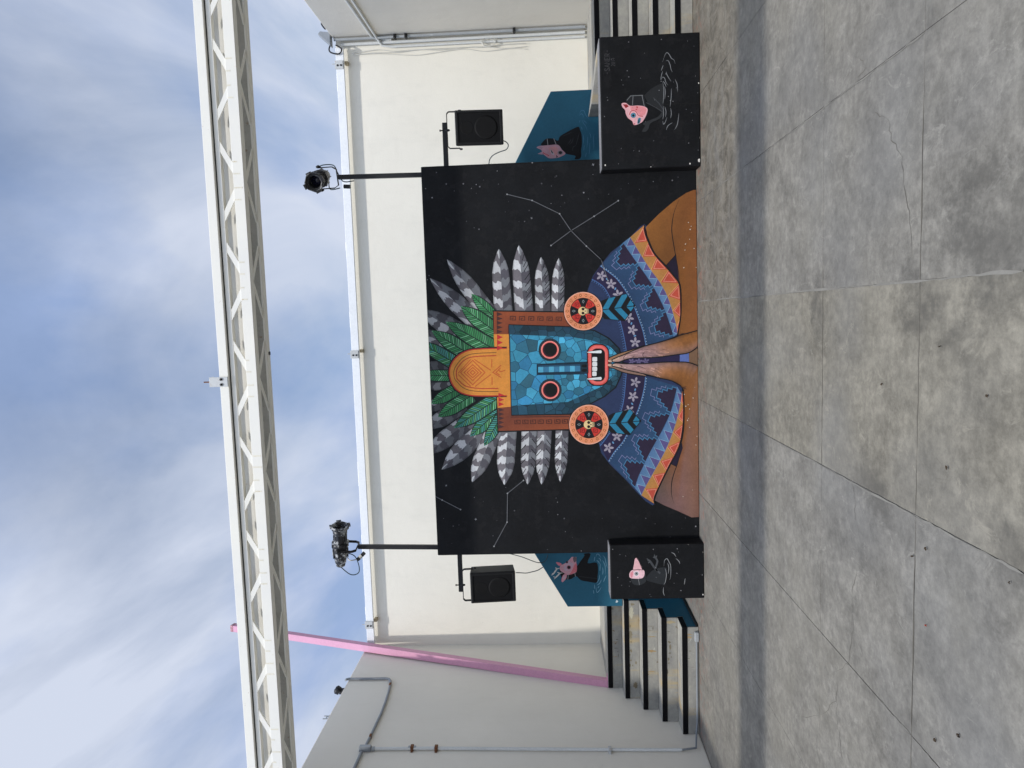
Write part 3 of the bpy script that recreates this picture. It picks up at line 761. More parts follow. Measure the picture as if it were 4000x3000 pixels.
# ---- poncho
def half(frm, P):
    return [px(frm, *p) for p in P]
poncho = None
def make_half(frm, sil, hem, b1, b2, fo, fi, flw, L):
    """sil whole silhouette; hem outer edge, b1 orange/blue edge, b2 blue edge, fo/fi flower band"""
    global poncho
    a = Art(WY, WCLIP)
    a.poly(half(frm, sil), (41, 54, 86), L)
    N = 40
    H = resample(cr2(half(frm, hem), 4), N); B1 = resample(cr2(half(frm, b1), 4), N); B2 = resample(cr2(half(frm, b2), 4), N); FO = resample(cr2(half(frm, fo), 4), N); FI = resample(cr2(half(frm, fi), 4), N)
    # step-pattern field
    a.grid(B2, FO, [((46, 77, 110), (39, 64, 96))] * (N + 1), L + 1)
    def at2(C1, C2, s, t):
        s = max(0, min(.9999, s)); i = int(s * N); f = s * N - i
        p = Vector(C1[i]).lerp(Vector(C1[i + 1]), f); q = Vector(C2[i]).lerp(Vector(C2[i + 1]), f); r = p.lerp(q, t); return (r.x, r.y)
    nm = 4
    for k in range(nm):
        s0 = (k + .03) / nm; d = .94 / nm
        st = [(0, 0), (0, .14), (.09, .14), (.09, .28), (.18, .28), (.18, .42), (.28, .42), (.28, .55), (.40, .55), (.40, .42), (.40, .42)]
        path = [(0, 0), (0, .14), (.10, .14), (.10, .28), (.20, .28), (.20, .42), (.32, .42), (.32, .56), (.62, .56), (.62, .42), (.74, .42), (.74, .28), (.86, .28), (.86, .14), (.96, .14), (.96, 0)]
        a.poly([at2(B2, FO, s0 + d * u, v) for u, v in path], (43, 34, 56), L + 2)
        a.stroke([at2(B2, FO, s0 + d * u, v) for u, v in path], 3.0, (70, 122, 158), L + 3)
        p2 = [(u * .98 + .0, v + .20) for u, v in path[1:-1]]
        a.stroke([at2(B2, FO, s0 + d * u, min(.93, v)) for u, v in p2], 2.0, (120, 124, 163), L + 3)
    # light blue strip with purple points
    a.grid(B1, B2, [((100, 135, 170), (81, 115, 154))] * (N + 1), L + 4)
    nt_ = 11
    for k in range(nt_):
        a.poly([at2(B1, B2, (k + .05) / nt_, .02), at2(B1, B2, (k + .5) / nt_, .85), at2(B1, B2, (k + .95) / nt_, .02)], (90, 81, 129), L + 5)
        a.stroke([at2(B1, B2, (k + .05) / nt_, .06), at2(B1, B2, (k + .5) / nt_, .9), at2(B1, B2, (k + .95) / nt_, .06)], 1.6, (135, 171, 194), L + 6)
    # orange hem with red triangles
    a.grid(H, B1, [((183, 118, 60), (174, 127, 70))] * (N + 1), L + 4)
    nt_ = 7
    for k in range(nt_):
        tri = [(.04, .03), (.5, .92), (.96, .03)]
        a.poly([at2(H, B1, (k + u) / nt_, v) for u, v in tri], (187, 77, 60), L + 5)
        a.stroke([at2(H, B1, (k + u) / nt_, v) for u, v in [(.16, .12), (.5, .76), (.84, .12)]], 2.6, (216, 140, 115), L + 6, True)
        a.stroke([at2(H, B1, (k + u) / nt_, v) for u, v in [(0.02, .0), (.48, .98)]], 1.8, (212, 160, 103), L + 6)
    # flower band
    a.grid(FO, FI, [((37, 30, 58), (41, 36, 68))] * (N + 1), L + 4)
    a.stroke(FO, 3.0, (86, 126, 172), L + 5); a.stroke(FI, 2.6, (75, 109, 159), L + 5)
    for k in range(34):
        a.disc(at2(FO, FI, (k + .5) / 34, -.05), 1.9, (153, 176, 194), L + 6, 8)
        if k % 1 == 0:
            p = at2(FI, FO, (k + .5) / 34, 0); q = at2(FI, FO, (k + .5) / 34, -.14); a.stroke([p, q], 1.5, (79, 113, 163), L + 4)
    for k in range(flw):
        c = at2(FO, FI, (k + .5) / flw, .5)
        for m_ in range(5):
            an = m_ * 2 * math.pi / 5 + k; a.disc((c[0] + 11.5 * math.cos(an), c[1] + 11.5 * math.sin(an)), 9.5, (154, 147, 159), L + 6, 10, 4.6, an)
        a.disc(c, 3, (63, 54, 86), L + 7, 8)
        c = at2(FO, FI, (k + 1.0) / flw, .45)
        if k < flw - 1: a.disc(c, 5.5, (97, 144, 184), L + 6, 8, 3.2, 1.0 + k)
    # folds and outline
    a.stroke(H, 5.0, K, L + 7)
    return a
silR = [(1275, 1010), (1290, 960), (1320, 880), (1370, 810), (1450, 710), (1540, 640), (1590, 600), (1660, 525), (1692, 508), (1708, 522), (1694, 560), (1712, 620), (1760, 720), (1840, 810), (1905, 885), (1945, 950), (1952, 1100), (1950, 1180), (1928, 1310), (1850, 1340), (1700, 1390), (1520, 1440), (1400, 1500), (1200, 1480), (1150, 1260)]
hemR = [(1692, 512), (1692, 560), (1712, 620), (1760, 720), (1840, 810), (1905, 885), (1945, 950), (1952, 1100), (1950, 1180), (1928, 1310)]
b1R = [(1588, 602), (1630, 672), (1690, 770), (1745, 850), (1800, 925), (1848, 1010), (1880, 1095), (1905, 1180), (1922, 1250), (1926, 1300)]
b2R = [(1536, 642), (1590, 720), (1650, 805), (1705, 880), (1755, 960), (1800, 1040), (1835, 1120), (1862, 1190), (1885, 1260), (1900, 1318)]
foR = [(1372, 808), (1430, 850), (1490, 900), (1540, 965), (1580, 1030), (1620, 1110), (1650, 1190), (1678, 1270), (1694, 1340), (1702, 1384)]
fiR = [(1312, 905), (1350, 925), (1400, 965), (1440, 1030), (1475, 1100), (1508, 1180), (1530, 1260), (1545, 1330), (1556, 1390), (1560, 1425)]
silL = [(1360, 790), (1380, 865), (1440, 945), (1560, 1062), (1640, 1152), (1700, 1212), (1748, 1242), (1768, 1232), (1760, 1190), (1800, 1100), (1870, 955), (1938, 825), (1965, 700), (1972, 600), (1972, 480), (1962, 392), (1880, 345), (1720, 312), (1640, 296), (1480, 235), (1400, 180), (1200, 200), (1150, 500), (1290, 520)]
hemL = [(1765, 1232), (1760, 1190), (1800, 1100), (1870, 955), (1938, 825), (1965, 700), (1972, 600), (1972, 480), (1964, 400)]
b1L = [(1668, 1170), (1700, 1105), (1742, 1030), (1800, 925), (1850, 830), (1893, 720), (1925, 620), (1948, 520), (1958, 440)]
b2L = [(1622, 1118), (1645, 1040), (1680, 965), (1725, 870), (1775, 780), (1832, 680), (1880, 570), (1910, 470), (1925, 385)]
foL = [(1432, 925), (1480, 850), (1535, 785), (1575, 710), (1615, 625), (1650, 540), (1675, 460), (1692, 380), (1698, 318)]
fiL = [(1372, 815), (1410, 765), (1455, 700), (1495, 625), (1525, 555), (1542, 480), (1550, 410), (1556, 340), (1560, 290)]
a = make_half('A', silR, hemR, b1R, b2R, foR, fiR, 7, 24); poncho = a.build('poncho', mural)
a = make_half('B', silL, hemL, b1L, b2L, foL, fiL, 6, 24); a.build('poncho', mural)
# cloth between the forearms
a = Art(WY, WCLIP)
a.poly(B_((1500, 205), (1700, 150), (1960, 120), (2090, 110), (2090, 260), (1900, 230), (1700, 240)), (38, 32, 64), 26)
a.poly(B_((1945, 130), (2010, 122), (2012, 232), (1945, 236)), (92, 110, 170), 27); a.poly(B_((2012, 120), (2090, 112), (2090, 250), (2012, 232)), (120, 92, 70), 27)
for k in range(3):
    c = px('B', 1600 + k * 50, 206)
    for m_ in range(5):
        an = m_ * 2 * math.pi / 5 + k; a.disc((c[0] + 8 * math.cos(an), c[1] + 8 * math.sin(an)), 7, (96, 88, 122), 28, 8, 3.6, an)
a.build('sash', mural)

# ---- arms and hands
SK = (160, 96, 46); SKD = (128, 74, 36); LAV = (172, 142, 146)
a = Art(WY, WCLIP); L = 44
a.poly(A_((1700, 530), (1725, 505), (1800, 430), (1900, 345), (1990, 284), (2045, 262), (2072, 262), (2078, 700), (2085, 1390), (1960, 1320), (1935, 1310), (1950, 1180), (1955, 1090), (1950, 940), (1910, 885), (1846, 806), (1764, 714), (1718, 618)), [(151, 96, 44), (142, 91, 42), (137, 89, 42), (134, 85, 40), (130, 81, 38), (127, 78, 40), (120, 74, 42), (129, 79, 42), (137, 85, 47), (129, 81, 40), (120, 74, 36), (125, 78, 36), (129, 79, 36), (125, 78, 36), (120, 74, 34), (115, 72, 34), (120, 76, 36), (129, 81, 38)], L)
a.poly(A_((1846, 806), (1918, 726), (1940, 920), (1948, 945), (1905, 885)), (30, 22, 40), L + 1)
a.stroke(A_(*cr2([(1940, 330), (1905, 420), (1890, 500), (1888, 570), (1905, 680), (1935, 850), (1948, 960)], 4)), 3.4, K, L + 2, taper=True)
a.stroke(A_((1846, 806), (1918, 726)), 2.6, K, L + 2)
a.stroke(A_(*cr2([(1712, 600), (1762, 714), (1846, 808), (1908, 886), (1948, 948), (1955, 1090), (1950, 1190), (1930, 1305)], 4)), 4, K, L + 3)
a.build('upper_arm', mural)
a = Art(WY, WCLIP)
a.poly(B_((1966, 396), (1960, 300), (2090, 240), (2082, 1325), (2030, 1328), (1930, 1282), (1830, 1240), (1764, 1205), (1800, 1104), (1872, 960), (1942, 828), (1970, 715), (1976, 600)), [(129, 81, 40), (134, 87, 46), (141, 93, 55), (120, 85, 71), (129, 96, 84), (125, 94, 90), (118, 89, 77), (94, 76, 77), (96, 78, 69), (110, 74, 49), (129, 79, 38), (130, 79, 36), (129, 79, 36)], L)
a.poly(B_((1876, 938), (1960, 790), (1966, 830), (1922, 962)), (34, 26, 46), L + 1)
a.stroke(B_(*cr2([(1962, 800), (1935, 920), (1900, 1020), (1885, 1090), (1885, 1160), (1900, 1222)], 4)), 3.4, K, L + 2, taper=True)
a.stroke(B_((1876, 940), (1922, 962)), 2.6, K, L + 2)
a.stroke(B_(*cr2([(1966, 392), (1974, 480), (1976, 600), (1970, 715), (1942, 828), (1872, 960), (1800, 1104), (1762, 1205), (1768, 1238)], 4)), 4, K, L + 3)
a.build('upper_arm', mural)
def forearm(U, D, cols, fingers, L):
    a = Art(WY, WCLIP); n_ = 36
    UU = resample(cr2(U, 5), n_); DD = resample(cr2(D, 5), n_)
    cc = []
    for i in range(n_ + 1):
        t = i / n_ * (len(cols) - 1); k = min(int(t), len(cols) - 2); f = t - k
        c = tuple(cols[k][q] + (cols[k + 1][q] - cols[k][q]) * f for q in range(3)); cc.append(c)
    MID = [tuple(Vector(UU[i]).lerp(Vector(DD[i]), .5)) for i in range(n_ + 1)]
    hl = [tuple(min(255, x * 1.12) for x in c) for c in cc]; sh = [tuple(x * .80 for x in c) for c in cc]
    a.grid(UU, MID, [(sh[i], hl[i]) for i in range(n_ + 1)], L); a.grid(MID, DD, [(hl[i], sh[i]) for i in range(n_ + 1)], L)
    a.stroke(UU, 4, K, L + 2); a.stroke(DD, 4, K, L + 2); a.stroke([UU[0], DD[0]], 4, K, L + 3)
    for f_ in fingers: a.stroke(B_(*cr2(f_, 4)), 2.4, (58, 40, 44), L + 2, taper=True)
    rr_ = random.Random(L)
    for k in range(26):                                   # knuckle and skin strokes
        s_ = int(rr_.uniform(.18, .75) * n_); v = rr_.uniform(.15, .6); p = Vector(UU[s_]).lerp(Vector(DD[s_]), v); q = Vector(UU[s_ + 2]).lerp(Vector(DD[s_ + 2]), v + .12)
        c = cc[s_]; a.stroke([tuple(p), tuple(q)], 2.0, tuple(min(255, x * 1.18 + 12) for x in c), L + 1, taper=True)
    return a.build('forearm', mural)
FR['H'] = (2340, 1270, .33071)
def H_(*pts): return [px('H', *p) for p in pts]
BRN = (140, 90, 46); LVD = (164, 134, 140); TIP = (186, 150, 128)
back = Art(WY, WCLIP)
back.poly(H_(*cr2([(92, 410), (112, 388), (165, 364), (250, 330), (390, 288), (520, 244), (460, 290), (300, 345), (200, 385), (150, 408), (150, 440), (105, 442)], 3, True)), [(150, 112, 84)], 48)
back.poly(H_(*cr2([(88, 478), (108, 452), (150, 454), (152, 480), (200, 500), (330, 530), (520, 580), (545, 604), (400, 582), (280, 556), (170, 512), (108, 500)], 3, True)), [(140, 110, 96)], 48)
back.stroke(H_(*cr2([(150, 440), (105, 442), (92, 412), (112, 388), (165, 364), (250, 330), (390, 288), (530, 242)], 4)), 3.6, K, 49); back.stroke(H_(*cr2([(150, 454), (108, 452), (90, 476), (108, 500), (170, 512), (280, 556), (400, 582), (545, 604)], 4)), 3.6, K, 49)
back.build('hand_back', mural)
def hand_detail(a, lines, nails, L):
    for ln, wd in lines: a.stroke(H_(*cr2(ln, 4)), wd, (66, 46, 48), L + 4, taper=True)
    for (c_, r_, ry_, an_) in nails: a.disc(px('H', *c_), r_, (204, 178, 156), L + 4, 14, ry_, an_); a.disc((px('H', *c_)[0] + 1, px('H', *c_)[1] - .6), r_ * .7, (188, 152, 130), L + 5, 12, ry_ * .6, an_)
def forearm2(U, D, cols, lines, nails, L, light):
    a = Art(WY, WCLIP); n_ = 40
    UU = resample(cr2(H_(*U), 5), n_); DD = resample(cr2(H_(*D), 5), n_); rows = 6
    rr_ = random.Random(L + light)
    def colat(t, v):
        t = t * (len(cols) - 1); k = min(int(t), len(cols) - 2); f = t - k
        c = [cols[k][q] + (cols[k + 1][q] - cols[k][q]) * f for q in range(3)]
        e = (1 - v) if light else v                       # the lavender light runs along one edge
        c = [c[q] + (LVD[q] - c[q]) * max(0, e - .45) * 1.1 for q in range(3)]
        sh = 1 - .32 * (abs(v - .5) * 2) ** 4; j = rr_.uniform(.93, 1.07)
        return tuple(max(0, min(255, x * sh * j)) for x in c)
    cg = [[colat(i / n_, v / rows) for v in range(rows + 1)] for i in range(n_ + 1)]
    for v in range(rows):
        A1 = [tuple(Vector(UU[i]).lerp(Vector(DD[i]), v / rows)) for i in range(n_ + 1)]; B1 = [tuple(Vector(UU[i]).lerp(Vector(DD[i]), (v + 1) / rows)) for i in range(n_ + 1)]
        a.grid(A1, B1, [(cg[i][v], cg[i][v + 1]) for i in range(n_ + 1)], L)
    a.stroke(UU, 3.8, K, L + 6); a.stroke(DD, 3.8, K, L + 6); a.stroke([UU[0], DD[0]], 3.4, K, L + 7)
    for k in range(34):
        s_ = int(rr_.uniform(.12, .62) * n_); v = rr_.uniform(.25, .9); p = Vector(UU[s_]).lerp(Vector(DD[s_]), v); q = Vector(UU[s_ + 2]).lerp(Vector(DD[s_ + 2]), min(.95, v + .08))
        c = cg[s_][3]; kk = rr_.choice((1.18, .86)); a.stroke([tuple(p), tuple(q)], rr_.uniform(2, 4.5), tuple(min(255, x * kk) for x in c), L + 1 + k % 3, taper=True)
    hand_detail(a, lines, nails, L)
    return a.build('forearm', mural)
forearm2([(152, 408), (200, 385), (300, 345), (400, 300), (540, 246), (700, 205), (880, 152), (960, 118), (1172, 60)], [(156, 434), (230, 437), (300, 412), (390, 390), (530, 386), (700, 378), (900, 350), (1060, 326), (1174, 250)],
         [TIP, (176, 140, 134), (164, 128, 128), (160, 122, 112), (156, 108, 74), BRN, BRN], [([(300, 412), (290, 380), (320, 350)], 2.4), ([(390, 390), (405, 372), (420, 362)], 2.2), ([(530, 385), (515, 350), (540, 310)], 2.2), ([(250, 372), (300, 350), (420, 318), (520, 280)], 2.0)], [((196, 398), 14, 4.6, -.45), ((128, 424), 8, 4.2, .2)], 50, 0)
forearm2([(152, 462), (200, 447), (300, 455), (540, 454), (740, 438), (950, 435), (1060, 442), (1174, 482)], [(156, 484), (230, 502), (330, 530), (540, 578), (700, 622), (850, 655), (960, 715), (1000, 780)],
         [TIP, (178, 144, 138), (172, 134, 128), (164, 124, 108), (158, 106, 68), BRN, BRN], [([(255, 500), (270, 482), (240, 470)], 2.4), ([(400, 480), (480, 490), (560, 520)], 2.0), ([(540, 578), (600, 590), (700, 620)], 2.2)], [((196, 482), 14, 4.6, .22), ((124, 470), 8, 4.2, -.1)], 50, 1)
a = Art(WY, WCLIP)
for ln in ([(930, 112), (990, 100), (1060, 104)], [(965, 735), (1005, 732), (1030, 728)], [(985, 740), (1010, 750), (1035, 756)]): a.stroke(H_(*ln), 3.0, (54, 36, 34), 60, taper=True)
a.build('elbow_creases', mural)

# ---- ear discs with skulls and hanging feathers
def ear(c0, R, tail, L):
    a = Art(WY, WCLIP); c = c0; T = tail
    a.poly([T[0], T[1], T[2], T[3], T[4], T[5]], K, L)
    ctr0 = Vector(T[0]).lerp(Vector(T[5]), .5); ctr1 = Vector(T[3])
    ins = [tuple(Vector(p).lerp(Vector((sum(q[0] for q in T) / 6, sum(q[1] for q in T) / 6)), .04)) for p in T]
    ax_ = ctr1 - ctr0; ln_ = ax_.length; ax_.normalize()
    for sd in (1, -1):
        nn = Vector((-ax_.y, ax_.x)) * sd
        for k in range(-2, 4):
            m0 = ctr0 + ax_ * (ln_ * .36 * k + 3); m1 = m0 + ax_ * (ln_ * .19); sh_ = ax_ * 46 + nn * 62
            q = clip2([tuple(m0 + nn * 1.5), tuple(m1 + nn * 1.5), tuple(m1 + sh_), tuple(m0 + sh_)], ins)
            if len(q) > 2: a.poly(q, (42, 122, 154), L + 1)
    a.disc(c, R + 3, K, L + 2, 40); a.disc(c, R, (222, 140, 100), L + 3, 40); a.ring(c, R * .985, 3, (238, 176, 150), L + 4, 40)
    for k in range(18):
        an = 2 * math.pi * k / 18; p = (c[0] + R * .835 * math.cos(an), c[1] + R * .835 * math.sin(an))
        a.disc(p, 6.2, (140, 76, 42), L + 4, 10, 4.8, an); a.disc(p, 4.2, (226, 146, 100), L + 5, 10, 3.0, an)
    a.disc(c, R * .70, K, L + 6, 36); a.disc(c, R * .67, (196, 56, 46), L + 7, 36)
    for k in range(4):
        an = math.pi / 2 * k; w_ = .42
        a.poly([c] + [(c[0] + R * .672 * math.cos(an + w_ * (q / 4 - .5) * 2), c[1] + R * .672 * math.sin(an + w_ * (q / 4 - .5) * 2)) for q in range(5)], (20, 20, 24), L + 8)
        p = (c[0] + R * .5 * math.cos(an), c[1] + R * .5 * math.sin(an)); a.stroke([(p[0] + 6 * math.cos(an), p[1] + 6 * math.sin(an)), (p[0] - 4 * math.sin(an), p[1] + 4 * math.cos(an)), (p[0] - 6 * math.cos(an), p[1] - 6 * math.sin(an)), (p[0] + 4 * math.sin(an), p[1] - 4 * math.cos(an))], 1.5, (150, 158, 158), L + 9, True)
        a2 = an + math.pi / 4; p = Vector((c[0] + R * .46 * math.cos(a2), c[1] + R * .46 * math.sin(a2))); s_ = R * .10
        a.stroke([tuple(p + Vector(q) * s_) for q in ((-1, 1), (-1, -1), (1, -1), (1, .7), (-.3, .7), (-.3, -.2), (.3, -.2))], 2.0, (92, 22, 24), L + 9)
    # skull lying on its side like the picture
    a.disc((c[0] - 2, c[1]), R * .25, K, L + 10, 20); a.disc((c[0] - 3, c[1]), R * .225, (226, 196, 140), L + 11, 20)
    a.poly([(c[0] + 4, c[1] - R * .17), (c[0] + R * .29, c[1] - R * .13), (c[0] + R * .29, c[1] + R * .13), (c[0] + 4, c[1] + R * .17)], K, L + 12)
    a.poly([(c[0] + 3, c[1] - R * .145), (c[0] + R * .27, c[1] - R * .11), (c[0] + R * .27, c[1] + R * .11), (c[0] + 3, c[1] + R * .145)], (226, 198, 146), L + 13)
    for sg in (1, -1): a.disc((c[0] - 1, c[1] + sg * R * .105), R * .075, (22, 18, 18), L + 14, 12)
    a.disc((c[0] + R * .1, c[1]), R * .035, (22, 18, 18), L + 14, 8)
    for q in (-.08, -.04, 0, .04, .08): a.stroke([(c[0] + R * .17, c[1] + q * R), (c[0] + R * .26, c[1] + q * R)], 1.2, (40, 30, 26), L + 14)
    a.stroke([(c[0] + R * .215, c[1] - R * .11), (c[0] + R * .215, c[1] + R * .11)], 1.0, (40, 30, 26), L + 15)
    return a.build('ear_disc', mural)
ear(px('A', 1250, 1134), 137 * .5425, A_((1375, 1062), (1430, 1040), (1562, 1008), (1626, 1096), (1548, 1206), (1385, 1190)), 46)
ear(px('B', 1291, 660), 142 * .5425, B_((1432, 596), (1460, 580), (1590, 548), (1668, 634), (1586, 736), (1430, 716)), 46)

# ---- constellations and stars
a = Art(WY, WCLIP); LN = (108, 110, 114)
for pth, fr in (([(702, 294), (882, 338), (1080, 434), (1162, 556), (1273, 667), (1380, 765)], 'A'), ([(1502, 340), (1328, 452), (1162, 556), (1018, 662)], 'A'), ([(1380, 765), (1400, 830), (1428, 915)], 'A'),
                ([(178, 1172), (235, 1203), (367, 1271)], 'B'), ([(820, 1062), (705, 1155), (702, 1362), (608, 1536)], 'B')):
    P = [px(fr, *p) for p in pth]; a.stroke(P, 2.2, LN, 60 if fr == 'B' or pth[0][0] != 1502 else 61)
    for p in P: a.disc(p, 3.0, (150, 152, 154), 62, 8)
rs_ = random.Random(21)
def nearart(p): return (1700 < p[0] < 2320 and 900 < p[1] < 1890) or (p[0] > 2280 and 820 < p[1] < 2010)
k = 0; crossn = 0
while k < 95:
    p = (rs_.uniform(1660, 2725), rs_.uniform(630, 2160))
    if nearart(p): continue
    k += 1; s_ = rs_.choice((1.1, 1.3, 1.5, 1.7, 2.0, 3.0)); g_ = rs_.randint(60, 150)
    if k % 14 == 0:
        r_ = rs_.uniform(4, 6.5); an = rs_.uniform(0, 1.5)
        a.stroke([(p[0] - r_ * math.cos(an), p[1] - r_ * math.sin(an)), (p[0] + r_ * math.cos(an), p[1] + r_ * math.sin(an))], 1.8, (150, 152, 156), 63, taper=True)
        a.stroke([(p[0] + r_ * math.sin(an), p[1] - r_ * math.cos(an)), (p[0] - r_ * math.sin(an), p[1] + r_ * math.cos(an))], 1.8, (150, 152, 156), 64, taper=True)
    else: a.disc(p, s_, (g_, g_, g_ + 4), 63, 7)
# white chips of bare plaster along the foot of the wall
for k in range(22):
    p = (rs_.uniform(2665, 2724), rs_.choice((rs_.uniform(830, 1200), rs_.uniform(1500, 1990), rs_.uniform(1500, 1700)))); a.disc(p, rs_.uniform(1.0, 2.6), (200, 190, 174), 65, 6, rs_.uniform(1.2, 3.2), rs_.uniform(0, 3))
a.build('stars', mural)['kind'] = 'stuff'

# ---- figures on the blocks and on the blue wall
def figure(Yp, frm, clip=None):
    A2 = Art(Yp, clip)
    return A2, (lambda *P: [px(frm, *p) for p in P]), FR[frm][2]
def ripples(A2, c, lines, col, wd, L):
    R_ = Art(A2.Y, A2.clip)
    for ln in lines: R_.stroke(c(*cr2(ln, 4)), wd, col, L, taper=True)
    RIP.append(R_)
RIP = []
def specks(A2, items, L):
    R_ = Art(A2.Y, A2.clip)
    for p, r, g_ in items: R_.disc(p, r, g_, L, 7)
    return R_
# wide block, cat mask looking down
a, c, s_ = figure(PY, 'C', (1.455, 2.728, .01, PZ - .01)); G1 = (35, 37, 39); G2 = (62, 64, 67)
a.poly(c(*cr2([(1290, 960), (1300, 915), (1335, 885), (1400, 880), (1455, 885), (1480, 1000)], 4)) + c((1400, 1000),), (30, 31, 34), 1)
a.poly(c(*cr2([(1460, 885), (1530, 820), (1630, 775), (1642, 860), (1640, 960), (1632, 1040), (1560, 980), (1500, 960)], 4)), G1, 1)
a.poly(c(*cr2([(1635, 1020), (1590, 1080), (1520, 1110), (1470, 1130), (1448, 1150), (1470, 1165), (1440, 1215), (1475, 1218), (1500, 1190), (1520, 1140), (1600, 1100), (1640, 1060)], 3)), (44, 46, 48), 2)
a.stroke(c((1480, 950), (1560, 990), (1636, 1040)), 3, G2, 3); a.stroke(c((1545, 905), (1600, 960), (1634, 1010)), 3, (64, 66, 70), 3)
for q in ([(1358, 882), (1352, 975)], [(1440, 882), (1462, 985)], [(1300, 930), (1335, 888), (1450, 882)]): a.stroke(c(*q), 2.4, (120, 122, 124), 3)
a.poly(c(*cr2([(1253, 958), (1290, 953), (1332, 980), (1400, 977), (1462, 986), (1492, 1012), (1482, 1060), (1460, 1104), (1438, 1132), (1398, 1152), (1364, 1156), (1350, 1122), (1310, 1092), (1290, 1052), (1284, 1020), (1258, 990)], 3, True)), (232, 176, 180), 4)
a.poly(c((1330, 984), (1400, 982), (1462, 990), (1484, 1014), (1470, 1060), (1430, 1080), (1390, 1030), (1340, 1030)), (226, 142, 146), 5)
a.poly(c((1264, 966), (1300, 966), (1318, 985), (1290, 1003)), (150, 40, 46), 5); a.poly(c((1385, 985), (1404, 988), (1395, 1006)), (190, 56, 60), 6); a.poly(c((1376, 1012), (1394, 1008), (1398, 1022)), (190, 56, 60), 6)
a.stroke(c(*cr2([(1322, 1065), (1340, 1030), (1380, 1030), (1410, 1070), (1450, 1078)], 4)), 3, (190, 80, 88), 6)
a.disc(c((1360, 1068))[0], 24 * s_, (40, 40, 48), 7, 20); a.disc(c((1360, 1068))[0], 21 * s_, (84, 150, 178), 8, 20); a.disc(c((1360, 1070))[0], 12 * s_, (14, 24, 34), 9, 16)
a.poly(c(*cr2([(1398, 1145), (1402, 1105), (1415, 1090), (1430, 1098), (1420, 1138)], 3, True)), (70, 130, 152), 7); a.poly(c((1404, 1140), (1408, 1110), (1416, 1102), (1416, 1136)), (20, 22, 26), 8); a.poly(c((1362, 1142), (1382, 1146), (1366, 1155)), (178, 36, 44), 7)
W1 = (138, 141, 144)
ripples(a, c, [[(1630, 575), (1655, 505), (1672, 488), (1692, 505), (1712, 540), (1735, 555), (1748, 590)], [(1660, 565), (1682, 562), (1700, 600), (1708, 640), (1722, 670)], [(1618, 655), (1636, 605)], [(1612, 740), (1622, 690), (1632, 660)], [(1664, 665), (1675, 700), (1710, 755)],
               [(1615, 745), (1630, 715), (1650, 725), (1660, 760), (1682, 790)], [(1634, 752), (1650, 770), (1664, 805)], [(1632, 755), (1642, 830), (1640, 910), (1634, 960)], [(1648, 800), (1656, 850), (1650, 920)], [(1712, 820), (1710, 900), (1700, 990)], [(1746, 735), (1765, 780), (1770, 850)],
               [(1636, 980), (1640, 1060), (1632, 1105)], [(1650, 985), (1662, 1030), (1658, 1085)], [(1705, 1000), (1712, 1050), (1705, 1095)], [(1632, 1120), (1640, 1150), (1656, 1130), (1672, 1085)], [(1665, 1205), (1680, 1165), (1722, 1135)], [(1742, 1200), (1768, 1150), (1782, 1050)]], W1, 2.2, 10)
stR = specks(a, [(c((rs_.uniform(1085, 1975), rs_.uniform(340, 1560)))[0], rs_.choice((1.1, 1.3, 1.9)), (132, 132, 136)) for k in range(40)], 11)
for q in ((1985, 1275, 6), (1970, 1485, 6), (1985, 620, 2), (1975, 680, 2), (1965, 770, 2.6), (1100, 1530, 3), (1522, 1550, 3), (1990, 1320, 3), (1884, 1515, 3)): stR.disc(c(q[:2])[0], q[2] * .9, (222, 218, 210), 12, 7, q[2] * 1.2)
RIP.pop().build('painted_ripples', plinR)['kind'] = 'stuff'; stR.build('stars', plinR)['kind'] = 'stuff'
figc = a.build('painted_figure', plinR, 'pink cat mask figure wading in water')
# signature on the wide block
a, c, s_ = figure(PY, 'C', (1.455, 2.728, .01, PZ - .01)); SG = (58, 58, 60)
def glyphs(txt, x, y, h, adv, wd):
    """letters run upward in the lying picture: x is the top of the letters, y the start"""
    D = {'S': [[(.9, .15), (.6, 0), (.2, .05), (.1, .28), (.5, .5), (.9, .72), (.8, .96), (.4, 1), (.05, .85)]], 'A': [[(0, 1), (.5, 0), (1, 1)], [(.2, .65), (.8, .65)]], 'N': [[(.05, 1), (.05, 0), (.95, 1), (.95, 0)]],
         'E': [[(.9, 0), (.1, 0), (.1, 1), (.9, 1)], [(.1, .5), (.7, .5)]], 'R': [[(.1, 1), (.1, 0), (.75, .05), (.85, .28), (.7, .5), (.1, .52)], [(.4, .52), (.95, 1)]], '-': [[(.2, .5), (.8, .5)]],
         '2': [[(.1, .2), (.4, 0), (.8, .15), (.8, .4), (.1, 1), (.95, 1)]], '0': [[(.5, 0), (.9, .3), (.9, .7), (.5, 1), (.1, .7), (.1, .3), (.5, 0)]], '1': [[(.3, .2), (.55, 0), (.55, 1)]], '4': [[(.7, 1), (.7, 0), (.1, .65), (.95, .65)]]}
    for i, ch in enumerate(txt):
        for st in D[ch]:
            a.stroke([c((x + v * h, y - (i + u * .8) * adv))[0] for u, v in st], wd, SG, 3)
a.stroke(c((1090, 985), (1400, 975), (1980, 955)), 4, (9, 9, 10), 0); a.build('seam', plinR); a = Art(PY, a.clip)
glyphs('-SANER-', 1095, 692, 46, 34, 2.6); glyphs('2014', 1157, 612, 32, 20, 2.0)
a.build('signature', plinR)
